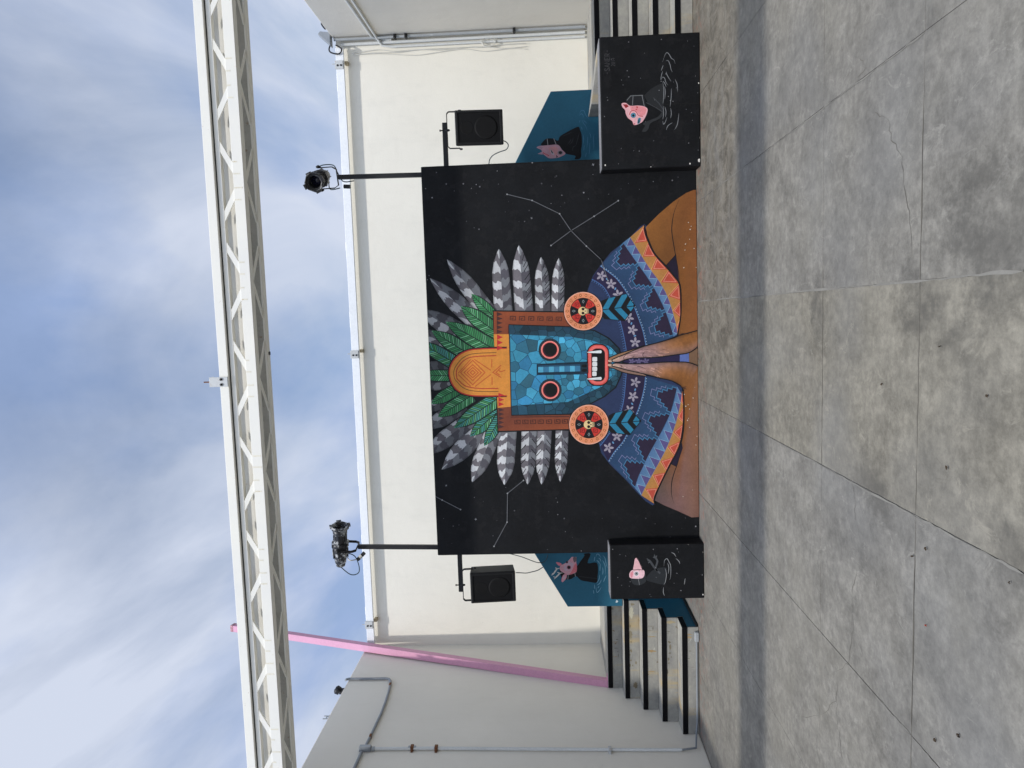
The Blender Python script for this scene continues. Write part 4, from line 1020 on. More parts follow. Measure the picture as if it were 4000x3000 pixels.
# narrow block, bird mask
a, c, s_ = figure(PY, 'D', (-3.012, -2.433, .01, PZ - .01))
a.poly(c(*cr2([(1270, 415), (1268, 440), (1285, 468), (1320, 474), (1352, 462), (1368, 440), (1362, 400)], 4)), (42, 45, 48), 1)
a.poly(c(*cr2([(1362, 430), (1400, 385), (1440, 365), (1500, 362), (1490, 420), (1482, 468), (1420, 458), (1375, 446)], 3)), (38, 41, 44), 1)
a.stroke(c(*cr2([(1458, 398), (1430, 365), (1440, 320), (1430, 300), (1420, 285)], 4)), 7, (70, 73, 76), 2); a.stroke(c(*cr2([(1440, 385), (1410, 345), (1395, 322), (1378, 310)], 4)), 8, (66, 69, 72), 2)
for q in ([(1395, 322), (1372, 302)], [(1395, 322), (1380, 330)], [(1430, 300), (1412, 292)], [(1430, 300), (1436, 282)], [(1428, 298), (1420, 276)]): a.stroke(c(*q), 3.4, (78, 81, 84), 3)
a.stroke(c((1316, 432), (1324, 472)), 2.0, (124, 126, 128), 3)
a.poly(c(*cr2([(1262, 425), (1260, 395), (1278, 376), (1320, 370), (1352, 378), (1356, 405), (1342, 428), (1300, 432)], 4, True)), (232, 190, 196), 4)
a.poly(c(*cr2([(1284, 375), (1288, 340), (1294, 305), (1306, 298), (1320, 318), (1342, 372), (1310, 380)], 3, True)), (236, 184, 188), 5); a.poly(c((1265, 420), (1264, 396), (1280, 380), (1284, 400), (1276, 428)), (222, 140, 150), 5)
a.stroke(c((1284, 376), (1320, 372), (1344, 376)), 2.2, (40, 34, 40), 6); a.stroke(c((1306, 300), (1320, 318), (1342, 372)), 2, (60, 48, 54), 6)
p = c((1304, 400))[0]; a.disc(p, 10, (226, 214, 216), 7, 16); a.disc(p, 7, (40, 44, 50), 8, 16); a.disc(p, 5, (210, 214, 216), 9, 14); a.disc(p, 3.6, (14, 16, 20), 10, 12)
ripples(a, c, [[(1482, 350), (1486, 315), (1502, 302), (1516, 325), (1526, 350), (1526, 410), (1520, 440)], [(1490, 365), (1498, 400), (1492, 450), (1482, 470)], [(1530, 262), (1548, 270), (1560, 290)], [(1506, 330), (1514, 360), (1510, 400)], [(1480, 488), (1478, 520), (1486, 542)], [(1620, 430), (1614, 470)], [(1560, 300), (1580, 320), (1585, 335)]], (144, 146, 148), 2.5, 11)
stR = specks(a, [(c((rs_.uniform(1140, 1735), rs_.uniform(215, 555)))[0], rs_.choice((1.1, 1.3, 1.9)), (140, 140, 144)) for k in range(22)], 12)
for q in ((1640, 208, 2.6), (1125, 500, 3), (1128, 480, 2.4), (1735, 535, 3), (1738, 260, 2.4)): stR.disc(c(q[:2])[0], q[2], (220, 216, 208), 13, 7)
RIP.pop().build('painted_ripples', plinL)['kind'] = 'stuff'; stR.build('stars', plinL)['kind'] = 'stuff'
a.build('painted_figure', plinL, 'pink long-beaked bird mask figure in water')
# blue wall: two-eared cat on the right of the black wall
a, c, s_ = figure(BY, 'E'); BK = (17, 18, 21)
a.poly(c(*cr2([(620, 1275), (660, 1180), (740, 1130), (860, 1130), (960, 1175), (1000, 1090), (1120, 1010), (1330, 900), (1400, 890), (1422, 950), (1455, 1050), (1462, 1250), (1445, 1380), (1448, 1500), (1400, 1560), (1310, 1560), (1320, 1490), (1110, 1440), (960, 1270)], 4, True)), BK, 1)
for q in ([(1060, 1080), (1180, 1030), (1250, 1000)], [(1410, 1000), (1370, 1150), (1330, 1290)], [(1160, 1250), (1220, 1180), (1230, 1130)], [(1260, 1390), (1280, 1310), (1330, 1280)], [(1200, 1260), (1260, 1190), (1280, 1100)]): a.stroke(c(*cr2(q, 4)), 3.4, (44, 45, 48), 2, taper=True)
for q in ([(735, 1135), (752, 1275)], [(872, 1130), (925, 1258)]): a.stroke(c(*q), 2.4, (150, 148, 148), 2)
a.poly(c(*cr2([(515, 1315), (560, 1290), (640, 1280), (760, 1270), (960, 1262), (1040, 1360), (1118, 1440), (1060, 1490), (960, 1530), (800, 1545), (720, 1510), (640, 1440), (615, 1370), (540, 1335)], 3, True)), (196, 152, 162), 3)
a.poly(c((640, 1400), (535, 1450), (640, 1468)), (176, 146, 160), 4); a.poly(c((530, 1312), (600, 1295), (650, 1320), (620, 1350)), (170, 140, 154), 4)
a.poly(c((760, 1330), (900, 1290), (960, 1340), (940, 1480), (840, 1460), (790, 1420)), (210, 150, 152), 4)
a.poly(c(*cr2([(795, 1355), (850, 1400), (885, 1462), (830, 1455)], 4, True)), (190, 186, 194), 5); a.poly(c(*cr2([(812, 1368), (846, 1410), (860, 1448), (826, 1420)], 4, True)), (18, 18, 22), 6)
a.disc(c((1010, 1425))[0], 11, (150, 138, 146), 5, 14, 9); a.disc(c((1012, 1425))[0], 7, (44, 42, 48), 6, 12, 6); a.poly(c((925, 1470), (960, 1510), (930, 1535)), (20, 18, 20), 6)
for k in range(5): a.disc(c((655 + k * 28, 1432 + k * 14))[0], 2.6, (196, 60, 70), 6, 6)
ripples(a, c, [[(1405, 640), (1430, 570), (1470, 540), (1510, 560), (1540, 640), (1580, 690), (1605, 720)], [(1410, 660), (1440, 615), (1475, 630), (1500, 695)], [(1465, 740), (1500, 820), (1540, 870), (1572, 960)], [(1490, 740), (1530, 780), (1575, 820)], [(1412, 800), (1420, 750)], [(1440, 880), (1460, 920), (1466, 950)], [(1620, 1010), (1640, 1060), (1648, 1120)], [(1486, 1040), (1496, 1140), (1490, 1250)], [(1582, 1090), (1580, 1200), (1565, 1320)], [(1715, 1030), (1700, 1150), (1712, 1260), (1702, 1360)], [(1625, 1220), (1625, 1360), (1610, 1460)], [(1510, 1270), (1500, 1380)], [(1555, 1430), (1535, 1520)]], (74, 128, 158), 2.6, 3)
RIP.pop().build('painted_ripples', bluew)['kind'] = 'stuff'
a.build('painted_figure', bluew, 'pink cat mask figure in black')
# deer on the left of the black wall
a, c, s_ = figure(BY, 'F')
a.poly(c(*cr2([(1045, 470), (1110, 380), (1175, 290), (1160, 262), (1275, 262), (1225, 412), (1370, 402), (1395, 520), (1385, 640), (1372, 730), (1240, 715), (1115, 690), (1040, 625), (960, 670), (880, 680), (800, 640), (775, 560), (780, 520), (900, 560)], 3, True)), BK, 1)
a.stroke(c((1090, 625), (1180, 640), (1380, 665)), 3, (40, 41, 44), 2)
a.poly(c(*cr2([(775, 480), (800, 445), (880, 405), (940, 345), (970, 312), (1000, 315), (1045, 318), (1040, 390), (1052, 480), (1045, 550), (1000, 580), (940, 600), (890, 602), (820, 560), (780, 530)], 3, True)), (214, 160, 168), 3)
a.poly(c((1020, 420), (1048, 420), (1052, 500), (1045, 550), (960, 594), (930, 600), (980, 520)), (216, 118, 126), 4); a.poly(c((880, 410), (930, 390), (1000, 420), (960, 520), (860, 540), (830, 490)), (202, 172, 184), 4)
a.poly(c(*cr2([(992, 322), (1042, 318), (1042, 370), (1018, 400), (996, 380)], 4, True)), (112, 96, 100), 5)
p = c((922, 482))[0]; a.disc(p, 9, (196, 124, 138), 6, 18); a.disc(p, 6.4, (30, 20, 26), 7, 16); a.disc(c((890, 398))[0], 4.4, (60, 40, 46), 6, 10)
a.poly(c(*cr2([(716, 398), (770, 405), (808, 432), (775, 458), (740, 440)], 4, True)), (214, 128, 140), 4); a.poly(c(*cr2([(888, 585), (878, 660), (820, 722), (802, 690), (820, 620), (850, 592)], 4, True)), (214, 146, 158), 5); a.poly(c((870, 600), (864, 650), (826, 700), (828, 640)), (196, 168, 176), 6)
for q, wd in (([(778, 496), (735, 505), (700, 545), (668, 590), (636, 608)], 5.5), ([(735, 505), (702, 488)], 4), ([(670, 585), (648, 578)], 3), ([(820, 572), (780, 578), (735, 620), (705, 650), (682, 672)], 5.5), ([(780, 578), (732, 562)], 4), ([(712, 645), (668, 632)], 3)): a.stroke(c(*cr2(q, 3)), wd, (206, 204, 196), 4, taper=True)
for q in ([(912, 605), (904, 680)], [(1016, 575), (1030, 630)]): a.stroke(c(*q), 2, (150, 150, 150), 4)
ripples(a, c, [[(1362, 310), (1372, 272), (1400, 268), (1420, 290), (1440, 328)], [(1470, 285), (1505, 330), (1520, 400), (1545, 490)], [(1370, 365), (1400, 390), (1420, 425)], [(1400, 330), (1430, 350), (1440, 390)], [(1465, 365), (1490, 410), (1510, 470), (1510, 600)], [(1430, 420), (1424, 540)], [(1465, 480), (1475, 540), (1468, 600)], [(1528, 610), (1500, 670), (1482, 718)], [(1420, 600), (1408, 680), (1368, 740)], [(1450, 680), (1420, 740), (1375, 772)], [(1358, 780), (1370, 870), (1386, 886), (1420, 850), (1450, 800)], [(1412, 785), (1390, 820)], [(1335, 760), (1340, 830)], [(1318, 850), (1328, 910)], [(1345, 305), (1330, 380)]], (112, 158, 180), 3.0, 3)
a.poly(c((1678, 1050), (1690, 1010), (1712, 1020), (1722, 1035), (1700, 1055)), (200, 210, 212), 4)
RIP.pop().build('painted_ripples', bluew)['kind'] = 'stuff'
a.build('painted_figure', bluew, 'pink deer mask figure with pale antlers')

# ---- flaked, patched and rust-streaked spots on the risers of the left stairs
def blot(a, fr, c_, r_, ry_, col, L, seed):
    q = random.Random(seed); n_ = 19; col = tuple(int(col[k] + ((150, 148, 136)[k] - col[k]) * .38) for k in range(3)); x0_, y0_ = c_
    a.poly([px(fr, x0_ + r_ * q.uniform(.45, 1.15) * math.cos(2 * math.pi * k / n_), y0_ + ry_ * q.uniform(.45, 1.15) * math.sin(2 * math.pi * k / n_)) for k in range(n_)], col, L)
SPOT = {3: [((685, 390), 52, 105, (206, 200, 176)), ((700, 250), 40, 22, (124, 108, 80)), ((668, 600), 16, 28, (118, 104, 76)), ((672, 740), 34, 75, (132, 118, 92)), ((685, 860), 14, 18, (124, 108, 78)), ((684, 1005), 22, 28, (128, 114, 84)), ((668, 1070), 16, 14, (112, 98, 72)), ((683, 1160), 20, 16, (120, 106, 78)), ((764, 1200), 17, 30, (120, 106, 80)), ((670, 1240), 15, 32, (112, 98, 72)), ((713, 1242), 11, 22, (104, 92, 70)), ((760, 1560), 40, 60, (100, 84, 60))],
        2: [((1010, 775), 85, 9, (176, 140, 84)), ((1010, 1008), 85, 22, (170, 130, 70)), ((1015, 1338), 78, 9, (176, 138, 78)), ((1000, 605), 60, 4, (96, 88, 72)), ((985, 672), 60, 4, (92, 84, 68)), ((1040, 640), 8, 34, (100, 92, 76))],
        1: [((1288, 688), 36, 6, (72, 66, 56)), ((1282, 718), 10, 8, (84, 74, 58)), ((1303, 865), 24, 26, (104, 92, 70)), ((1318, 940), 20, 55, (120, 106, 80)), ((1313, 1040), 22, 14, (96, 86, 68)), ((1338, 1105), 12, 13, (92, 84, 68)), ((1292, 1138), 17, 28, (110, 98, 76)), ((1297, 1204), 14, 16, (106, 94, 72)), ((1278, 1345), 11, 46, (80, 72, 58)), ((1325, 540), 82, 30, (178, 158, 118))],
        0: [((1625, 740), 55, 9, (176, 132, 76)), ((1625, 785), 55, 26, (180, 146, 96)), ((1640, 1008), 22, 14, (124, 122, 114)), ((1620, 1128), 22, 5, (80, 76, 68)), ((1690, 1270), 30, 4, (92, 90, 84)), ((1690, 1050), 20, 4, (206, 204, 198))],
        4: [((430, 860), 75, 5, (160, 120, 74)), ((430, 1100), 60, 5, (164, 112, 62)), ((440, 960), 40, 6, (66, 62, 54)), ((470, 1020), 16, 6, (60, 56, 50)), ((480, 1080), 6, 30, (66, 62, 54)), ((455, 820), 28, 6, (72, 68, 60)), ((380, 320), 30, 22, (96, 92, 80)), ((450, 1525), 44, 4, (210, 208, 202))]}
steps_ = sorted([o for o in stairsL.children if o.name.startswith('step')], key=lambda o: (o.matrix_basis.translation.z, min(v.co.z for v in o.data.vertices)))
for k, sp in SPOT.items():
    a = Art(NY + k * NT + .0001)
    for i, (c_, r_, ry_, col) in enumerate(sp): blot(a, 'J', c_, r_, ry_, col, i % 4, k * 50 + i)
    a.build('worn_spots', steps_[k])['kind'] = 'stuff'

# ================================================================== OBJECTS
# ---- lattice trusses resting across the tops of the side walls
RT_ = random.Random(2)
def truss(label, Yf, x0, x1, visible, W=.35, dz=0.0):
    t = thing('steel_truss', label, 'truss', ((x0 + x1) / 2, Yf, 4.27), 'white lattice trusses over the court'); del t['group']
    def bx(name, *a, par=None, m=TRUSS, bev=.003):
        b = MB(); b.box(*a, bev); return b.build(name, m, par or t)
    bx('fascia', x0, x1, Yf - .02, Yf + .075, 4.533, 4.616)
    bx('top_chord', x0, x1, Yf + .012, Yf + .070, 4.478, 4.520)
    bx('gap_shade_strip', x0, x1, Yf + .02, Yf + .06, 4.519, 4.534, m=BLACKMETAL, bev=0)  # black strip fills the slot and paints in its shade
    bx('bottom_chord', x0, x1, Yf, Yf + .080, 4.272, 4.370)
    bx('cover_plate', x0, x1, Yf + .076, Yf + W - .110, 4.606, 4.614)
    bx('rear_plate', x0, x1, Yf + W - .012, Yf + W, 4.500, 4.640)
    bx('rear_web', x0, x1, Yf + W - .010, Yf + W - .002, 4.2905, 4.4995, m=WEBSHADE, bev=0)  # interior shade is painted into this plate, clean paint above
    bx('rear_chord', x0, x1, Yf + W - .080, Yf + W + .002, 4.270, 4.290)
    bx('rear_flange', x0, x1, Yf + W - .060, Yf + W - .0125, 4.630, 4.642)
    per = .895; n0 = int((x0 + 3.165) / per) - 1; n1 = int((x1 + 3.165) / per) + 1
    for n_ in range(n0, n1 + 1):
        xc = -3.165 + per * n_
        for sg in (-1, 1):
            xb, xt = xc + sg * .115, xc + sg * .310
            if min(xb, xt) < x0 or max(xb, xt) > x1: continue
            b = MB(); d = Vector((xt - xb, 0, 0)); hw = .052
            b.prism([(xb - hw, 4.372), (xb + hw, 4.372), (xt + hw * .95, 4.477), (xt - hw * .95, 4.477)], Yf + .014, Yf + .030, .002); b.build('brace', TRUSS, t)
            # bottom plane
            b = MB(); M_ = [(xb - sg * .12 - .03, Yf + .081), (xb - sg * .12 + .03, Yf + .081), (xt + .03, Yf + W - .081), (xt - .03, Yf + W - .081)]
            bm = bmesh.new(); vs_ = [bm.verts.new((x, y, 4.283)) for x, y in M_]; f_ = bm.faces.new(vs_); r_ = bmesh.ops.extrude_face_region(bm, geom=[f_])
            for e in r_['geom']:
                if isinstance(e, bmesh.types.BMVert): e.co.z += .012
            bmesh.ops.recalc_face_normals(bm, faces=bm.faces); b.addbm(bm); b.build('lower_brace', TRUSS, t)
            # top plane
            b = MB(); M_ = [(xb - .03, Yf + W - .109), (xb + .03, Yf + W - .109), (xt + .03, Yf + W - .061), (xt - .03, Yf + W - .061)]
            bm = bmesh.new(); vs_ = [bm.verts.new((x, y, 4.600)) for x, y in M_]; f_ = bm.faces.new(vs_); r_ = bmesh.ops.extrude_face_region(bm, geom=[f_])
            for e in r_['geom']:
                if isinstance(e, bmesh.types.BMVert): e.co.z += .010
            bmesh.ops.recalc_face_normals(bm, faces=bm.faces); b.addbm(bm); b.build('upper_brace', TRUSS, t)
        if visible:
            for sg in (-1, 1):                                     # rust runs at the welds on the bottom chord
                for off in (.062, .168):
                    x = xc + sg * off
                    if x < x0 + .1 or x > x1 - .1: continue
                    hh = RT_.uniform(.03, .085); b = MB(); b.box(x - .006, x + .006, Yf - .0012, Yf + .002, 4.366 - hh, 4.366); b.build('weld_stain', WELD, t)
    return t
WELD = paint('weld_rust_stain', (.70, .66, .54), .7, .12, .2, ((.52, .36, .17), 30, .58, .6))
TY = 6.47
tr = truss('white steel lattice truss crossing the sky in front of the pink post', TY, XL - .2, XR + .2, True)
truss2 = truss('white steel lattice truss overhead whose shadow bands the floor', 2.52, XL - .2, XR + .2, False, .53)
truss2.location.z += .16
p = atY(872, 1492, TY - .03)
b = MB(); b.box(p.x - .045, p.x + .045, TY - .034, TY - .021, 4.535, 4.70, .002); b.box(p.x - .045, p.x + .045, TY - .034, TY + .05, 4.698, 4.708, .002); br = b.build('bracket_plate', STEELB, tr)
for dx in (-.024, .024):
    b = MB(); b.lathe([(0, 0), (.012, 0), (.012, .01), (0, .01)], Matrix.Translation((p.x + dx, TY - .034, 4.595)) @ Matrix.Rotation(math.pi / 2, 4, 'X'), 8); b.build('bolt', BLACKMETAL, br)
b = MB(); b.tube([(p.x, TY, 4.705), (p.x, TY, 4.775)], .006, 6); b.build('stud', RUST, br)
p = atY(1046, 1380, TY + .34)
b = MB(); b.box(p.x - .016, p.x + .016, TY + .31, TY + .35, p.z - .02, 4.27, .004); b.build('clip', BLACKMETAL, tr)

# ---- leaning pink post
pb = atY(2375, 2668, 8.80); pt_ = atY(918, 2452, 10.45); pb.z = .925
t = thing('leaning_post', 'pink square steel post leaning beside the stairs', 'post', (pb.x, pb.y, .93))
d = (pt_ - pb).normalized(); FADED = paint('faded_pink', (.42, .22, .25), .7, .3, .2, ((.62, .36, .40), 25, .55, .8))
b = MB(); b.bar(pb, pt_, .098, .092, (0, 1, 0), .004); b.build('post_shaft', PINK, t)
b = MB(); b.bar(pt_ + d * .001, pt_ + d * .05, .101, .095, (0, 1, 0), .004); b.build('post_cap', FADED, t)
b = MB(); b.box(pb.x - .07, pb.x + .10, pb.y - .055, pb.y + .075, .9305, .938, .002); b.build('foot_plate', PINK, t)

# ---- loudspeakers
def loudspeaker(label, cx, z0, yaw, cabx, side):
    """cx centre x of the front, z0 bottom; side=+1 hangs right of the wall"""
    W, H, Dp, Yf = .352, .490, .29, 7.50
    t = thing('loudspeaker', label, 'loudspeaker', (cx, Yf, z0), 'loudspeakers hung beside the painted wall'); del t['group']
    M = Matrix.Translation((cx, Yf, z0 + H / 2)) @ Matrix.Rotation(yaw, 4, 'Z') @ Matrix.Rotation(math.radians(5), 4, 'X')
    def tw(bm): bm.transform(M); return bm
    bm = bmesh.new()
    fr_ = [bm.verts.new((x * W / 2, 0, z * H / 2)) for x, z in ((-1, -1), (1, -1), (1, 1), (-1, 1))]
    bk = [bm.verts.new((x * W * .36, Dp, z * H / 2 * .96)) for x, z in ((-1, -1), (1, -1), (1, 1), (-1, 1))]
    bm.faces.new(fr_); bm.faces.new(bk[::-1])
    for i in range(4): bm.faces.new((fr_[i], fr_[(i + 1) % 4], bk[(i + 1) % 4], bk[i]))
    bmesh.ops.recalc_face_normals(bm, faces=bm.faces); bmesh.ops.bevel(bm, geom=list(bm.edges), offset=.010, segments=3, affect='EDGES', profile=.5)
    b = MB(); b.addbm(tw(bm)); cab = b.build('cabinet', SPKBLACK, t)
    def fb(name, x0, x1, y0, y1, zz0, zz1, mat, bev=.003, par=t):
        b = MB(); b.box(x0, x1, y0, y1, zz0, zz1, bev, M); return b.build(name, mat, par)
    for (x0, x1, q0, q1) in ((-.165, .165, .215, .236), (-.165, .165, -.236, -.212), (-.165, -.147, -.211, .214), (.147, .165, -.211, .214)): fb('front_rim', x0, x1, -.012, .004, q0, q1, SPKBLACK, .003, cab)
    fb('grille', -.146, .146, -.004, .003, -.211, .214, GRILLE, .001)
    # woofer and horn mouth behind the mesh
    R90 = M @ Matrix.Translation((0, -.0042, -.07)) @ Matrix.Rotation(math.pi / 2, 4, 'X')
    b = MB(); b.lathe([(.118, 0), (.118, .0015), (.100, .0022), (.060, .0012), (.045, .0016), (0, .002)], R90, 28); b.build('woofer', CONE, t)
    R91 = M @ Matrix.Translation((0, -.0042, .125)) @ Matrix.Rotation(math.pi / 2, 4, 'X')
    b = MB(); b.lathe([(.070, 0), (.066, .0015), (.030, .001), (0, .001)], R91, 8, False); b.build('horn', CONE, t)
    # U yoke over the top and its clamp
    zt = H / 2 + .085
    path = [(-W / 2 - .006, .10, H / 2 - .04), (-W / 2 - .006, .10, zt - .02), (-W / 2 + .014, .10, zt), (W / 2 - .014, .10, zt), (W / 2 + .006, .10, zt - .02), (W / 2 + .006, .10, H / 2 - .04)]
    b = MB()
    for i in range(len(path) - 1): b.bar(M @ Vector(path[i]), M @ Vector(path[i + 1]), .008, .034, tuple(M.to_3x3() @ Vector((0, 1, 0))), .001)
    b.build('yoke', BLACKMETAL, t)
    for sx_ in (-1, 1):
        b = MB(); b.lathe([(0, 0), (.016, 0), (.016, .014), (0, .016)], M @ Matrix.Translation((sx_ * (W / 2 + .008), .10, H / 2 - .05)) @ Matrix.Rotation(sx_ * math.pi / 2, 4, 'Y'), 10); b.build('knob', BLACKMETAL, t)
    b = MB(); q = M @ Vector((0, .10, zt)); b.lathe([(0, -.03), (.012, -.02), (.014, -.004), (.006, -.004), (.006, .07), (.011, .07), (.011, .08), (0, .08)], Matrix.Translation(q), 8); b.build('clamp_bolt', BLACKMETAL, t)
    return t
loudspeaker('black loudspeaker hanging beside the wall above the blue cat figure', 1.945, 1.970, math.radians(-3), 0, 1)
loudspeaker('black loudspeaker hanging beside the wall above the blue deer figure', -2.905, 2.000, math.radians(-4), 0, -1)
for lab, xa, xb, z in (('black steel arm holding the loudspeaker above the cat figure', WX1 + .003, 2.068, 2.605), ('black steel arm holding the loudspeaker above the deer figure', -3.036, WX0 - .003, 2.632)):
    t = thing('mounting_arm', lab, 'arm', (xa, 7.74, z))
    b = MB(); b.box(xa, xb, 7.715, 7.765, z - .030, z + .018, .003); b.build('tube', BLACKMETAL, t)
    xe = WX1 + .002 if xa > 0 else WX0 - .002
    b = MB(); b.box(*sorted((xe, xe + (.012 if xa > 0 else -.012))), 7.69, 7.79, z - .06, z + .05, .002); b.build('base_plate', BLUE, t)
# ---- lamp poles and theatre spotlights
def pole(label, x, lean):
    t = thing('lamp_pole', label, 'pole', (x, 7.755, 2.4))
    b = MB(); b.bar((x, 7.865, 2.40), (x + lean, 7.865, 3.80), .047, .045, (0, 1, 0), .003); b.build('tube', paint('pole_black', (.008, .008, .009), .5, .3, .4, ((.03, .03, .03), 20, .6, .5)), t)
    b = MB(); b.box(x - .04, x + .04, 7.842, 7.848, 2.55, 2.83, .001); b.build('strap', BLACKMETAL, t)
pole('black pole carrying the spotlight aimed at the court', 1.562, .020); pole('black pole carrying the chipped spotlight turned sideways', -2.575, .032)
def spotlight(label, base, aim, yk, mat):
    """base = centre of the body, aim = direction the lens faces"""
    t = thing('spotlight', label, 'spotlight', base, 'theatre spotlights on poles'); del t['group']
    dz = Vector(aim).normalized(); M = Matrix.Translation(base) @ dz.to_track_quat('Z', 'Y').to_matrix().to_4x4()
    def lt(name, prof, mt, n=20, par=t, X=None):
        b = MB(); b.lathe(prof, M if X is None else M @ X, n); return b.build(name, mt, par)
    lt('lamp_housing', [(0, -.235), (.040, -.232), (.062, -.215), (.070, -.16), (.082, -.11), (.086, -.02), (.078, .0), (0, .0)], mat, 16)
    for k in range(8):
        an = k * math.pi / 4; b = MB(); X = M @ Matrix.Rotation(an, 4, 'Z'); b.box(.074, .092, -.004, .004, -.14, -.02, .001, X); b.build('cooling_fin', mat, t)
    lt('gate_collar', [(.088, .0), (.097, .004), (.097, .045), (.080, .05)], mat, 12)
    lt('lens_tube', [(.074, .045), (.076, .06), (.074, .15), (.080, .16), (.080, .20), (.072, .21), (.066, .215), (.064, .20), (.060, .12), (0, .12)], mat, 24)
    for k in range(12):
        an = k * math.pi / 6; b = MB(); X = M @ Matrix.Rotation(an, 4, 'Z'); b.box(.073, .079, -.006, .006, .065, .145, .001, X); b.build('tube_rib', mat, t)
    lt('lens', [(.0635, .128), (.04, .146), (0, .152)], LENS, 20)
    # colour-frame holder: ring with four tabs
    fr_ = lt('frame_holder', [(.070, .214), (.100, .216), (.104, .236), (.100, .252), (.088, .252), (.086, .222), (.070, .222)], mat, 8)
    for k in range(4):
        an = k * math.pi / 2 + .4; X = M @ Matrix.Rotation(an, 4, 'Z'); b = MB(); b.box(.092, .114, -.028, .028, .236, .262, .002, X); b.build('tab', mat, fr_)
    for k in range(4):
        an = k * math.pi / 2 + .78; X = M @ Matrix.Rotation(an, 4, 'Z'); b = MB(); b.box(.085, .105, -.010, .010, .002, .040, .002, X); b.build('shutter_handle', mat, t)
    lt('rear_cap', [(0, -.262), (.05, -.258), (.054, -.238), (.030, -.232), (0, -.232)], mat, 14)
    # yoke down to the pole
    up = Vector((0, 0, 1)); side = dz.cross(up).normalized(); bc = Vector(base); foot = Vector(yk)
    for sg in (-1, 1):
        a0 = bc + side * sg * .112 + dz * -.01; a1 = Vector((foot.x, foot.y, foot.z)) + side * sg * .112 + up * .055; a2 = foot + side * sg * .085 + up * .012
        b = MB(); b.bar(a0 + up * .015, a1, .008, .030, tuple(dz), .001); b.bar(a1, a2, .008, .030, tuple(dz), .001); b.build('yoke_arm', BLACKMETAL, t)
        b = MB(); b.lathe([(0, 0), (.024, 0), (.026, .018), (.010, .026), (0, .03)], Matrix.Translation(a0) @ (side * sg).to_track_quat('Z', 'Y').to_matrix().to_4x4(), 12); b.build('knob', BLACKMETAL, t)
    b = MB(); b.bar(foot - side * .088 + up * .010, foot + side * .088 + up * .010, .008, .030, tuple(dz), .001); b.build('yoke_base', BLACKMETAL, t)
    return t, M
sp1, M1 = spotlight('black spotlight with its open lens facing the viewer', (1.562, 7.80, 3.985), (-.36, -1, -.02), (1.582, 7.865, 3.80), WORNBLACK)
sp2, M2 = spotlight('chipped black and grey spotlight pointing sideways', (-2.500, 7.79, 3.985), (1, -.22, -.10), (-2.543, 7.865, 3.80), paint('chipped_enamel', (.012, .012, .014), .4, .3, .5, ((.50, .51, .51), 9, .50, .9)))
def cable(name, label, pts, r, mat, parent=None, n=6):
    b = MB(); b.tube(arc(pts, n), r, 6); o = b.build(name, mat, parent)
    if parent is None: tag(o, label, 'cable')
    return o
cable('lead', '', [M1 @ Vector((.05, 0, -.22)), (1.72, 7.9, 4.0), (1.72, 7.9, 3.86), (1.62, 7.86, 3.80), (1.53, 7.84, 3.74), (1.53, 7.83, 3.62)], .006, CABLE, sp1)
cable('lead', '', [M1 @ Vector((-.06, -.04, -.2)), (1.46, 7.88, 3.90), (1.47, 7.88, 3.79)], .006, CABLE, sp1)
b = MB(); b.tube([(1.475, 7.83, 3.735), (1.47, 7.83, 3.665)], .022, 10); b.build('plug', BLACKMETAL, sp1)
cable('lead', '', [M2 @ Vector((0, .04, -.24)), (-2.85, 7.82, 3.90), (-2.83, 7.82, 3.80), (-2.72, 7.82, 3.80), (-2.62, 7.82, 3.86), M2 @ Vector((.03, .05, -.12))], .006, CABLE, sp2)
cable('lead', '', [M2 @ Vector((0, -.08, -.15)), (-2.66, 7.74, 3.87), (-2.67, 7.80, 3.80)], .006, CABLEW, sp2)
b = MB(); b.tube([(-2.675, 7.80, 3.80), (-2.60, 7.82, 3.72)], .021, 10); b.build('plug', BLACKMETAL, sp2)
b = MB(); b.tube([(-2.650, 7.80, 3.775), (-2.630, 7.81, 3.752)], .0225, 10); b.build('plug_band', CABLEW, sp2)
# ---- speaker leads
def P_(fr, pts, Y): return [atY(*px(fr, *p), Y) for p in pts]
FR['T1'] = (1650, 400, .20344); FR['T2'] = (1650, 2120, .20344)
cable('speaker_cable', 'thin dark cable looping from the loudspeaker above the cat figure', P_('T1', [(1560, 735), (1620, 770), (1650, 830), (1610, 905), (1500, 945), (1380, 1000), (1300, 1080), (1275, 1190)], 7.70), .005, CABLE)
cable('speaker_cable', 'thin dark cable drooping from the loudspeaker above the deer figure', P_('T2', [(1790, 575), (1900, 578), (2000, 582), (2100, 560), (2212, 530), (2330, 460)], 7.76), .005, CABLE)
cable('speaker_cable', 'thin dark cable from behind the black wall to the deer panel', P_('F', [(-60, 255), (40, 280), (150, 310), (260, 350), (380, 395), (470, 408), (530, 385), (565, 330), (578, 275)], 8.50), .005, CABLE)

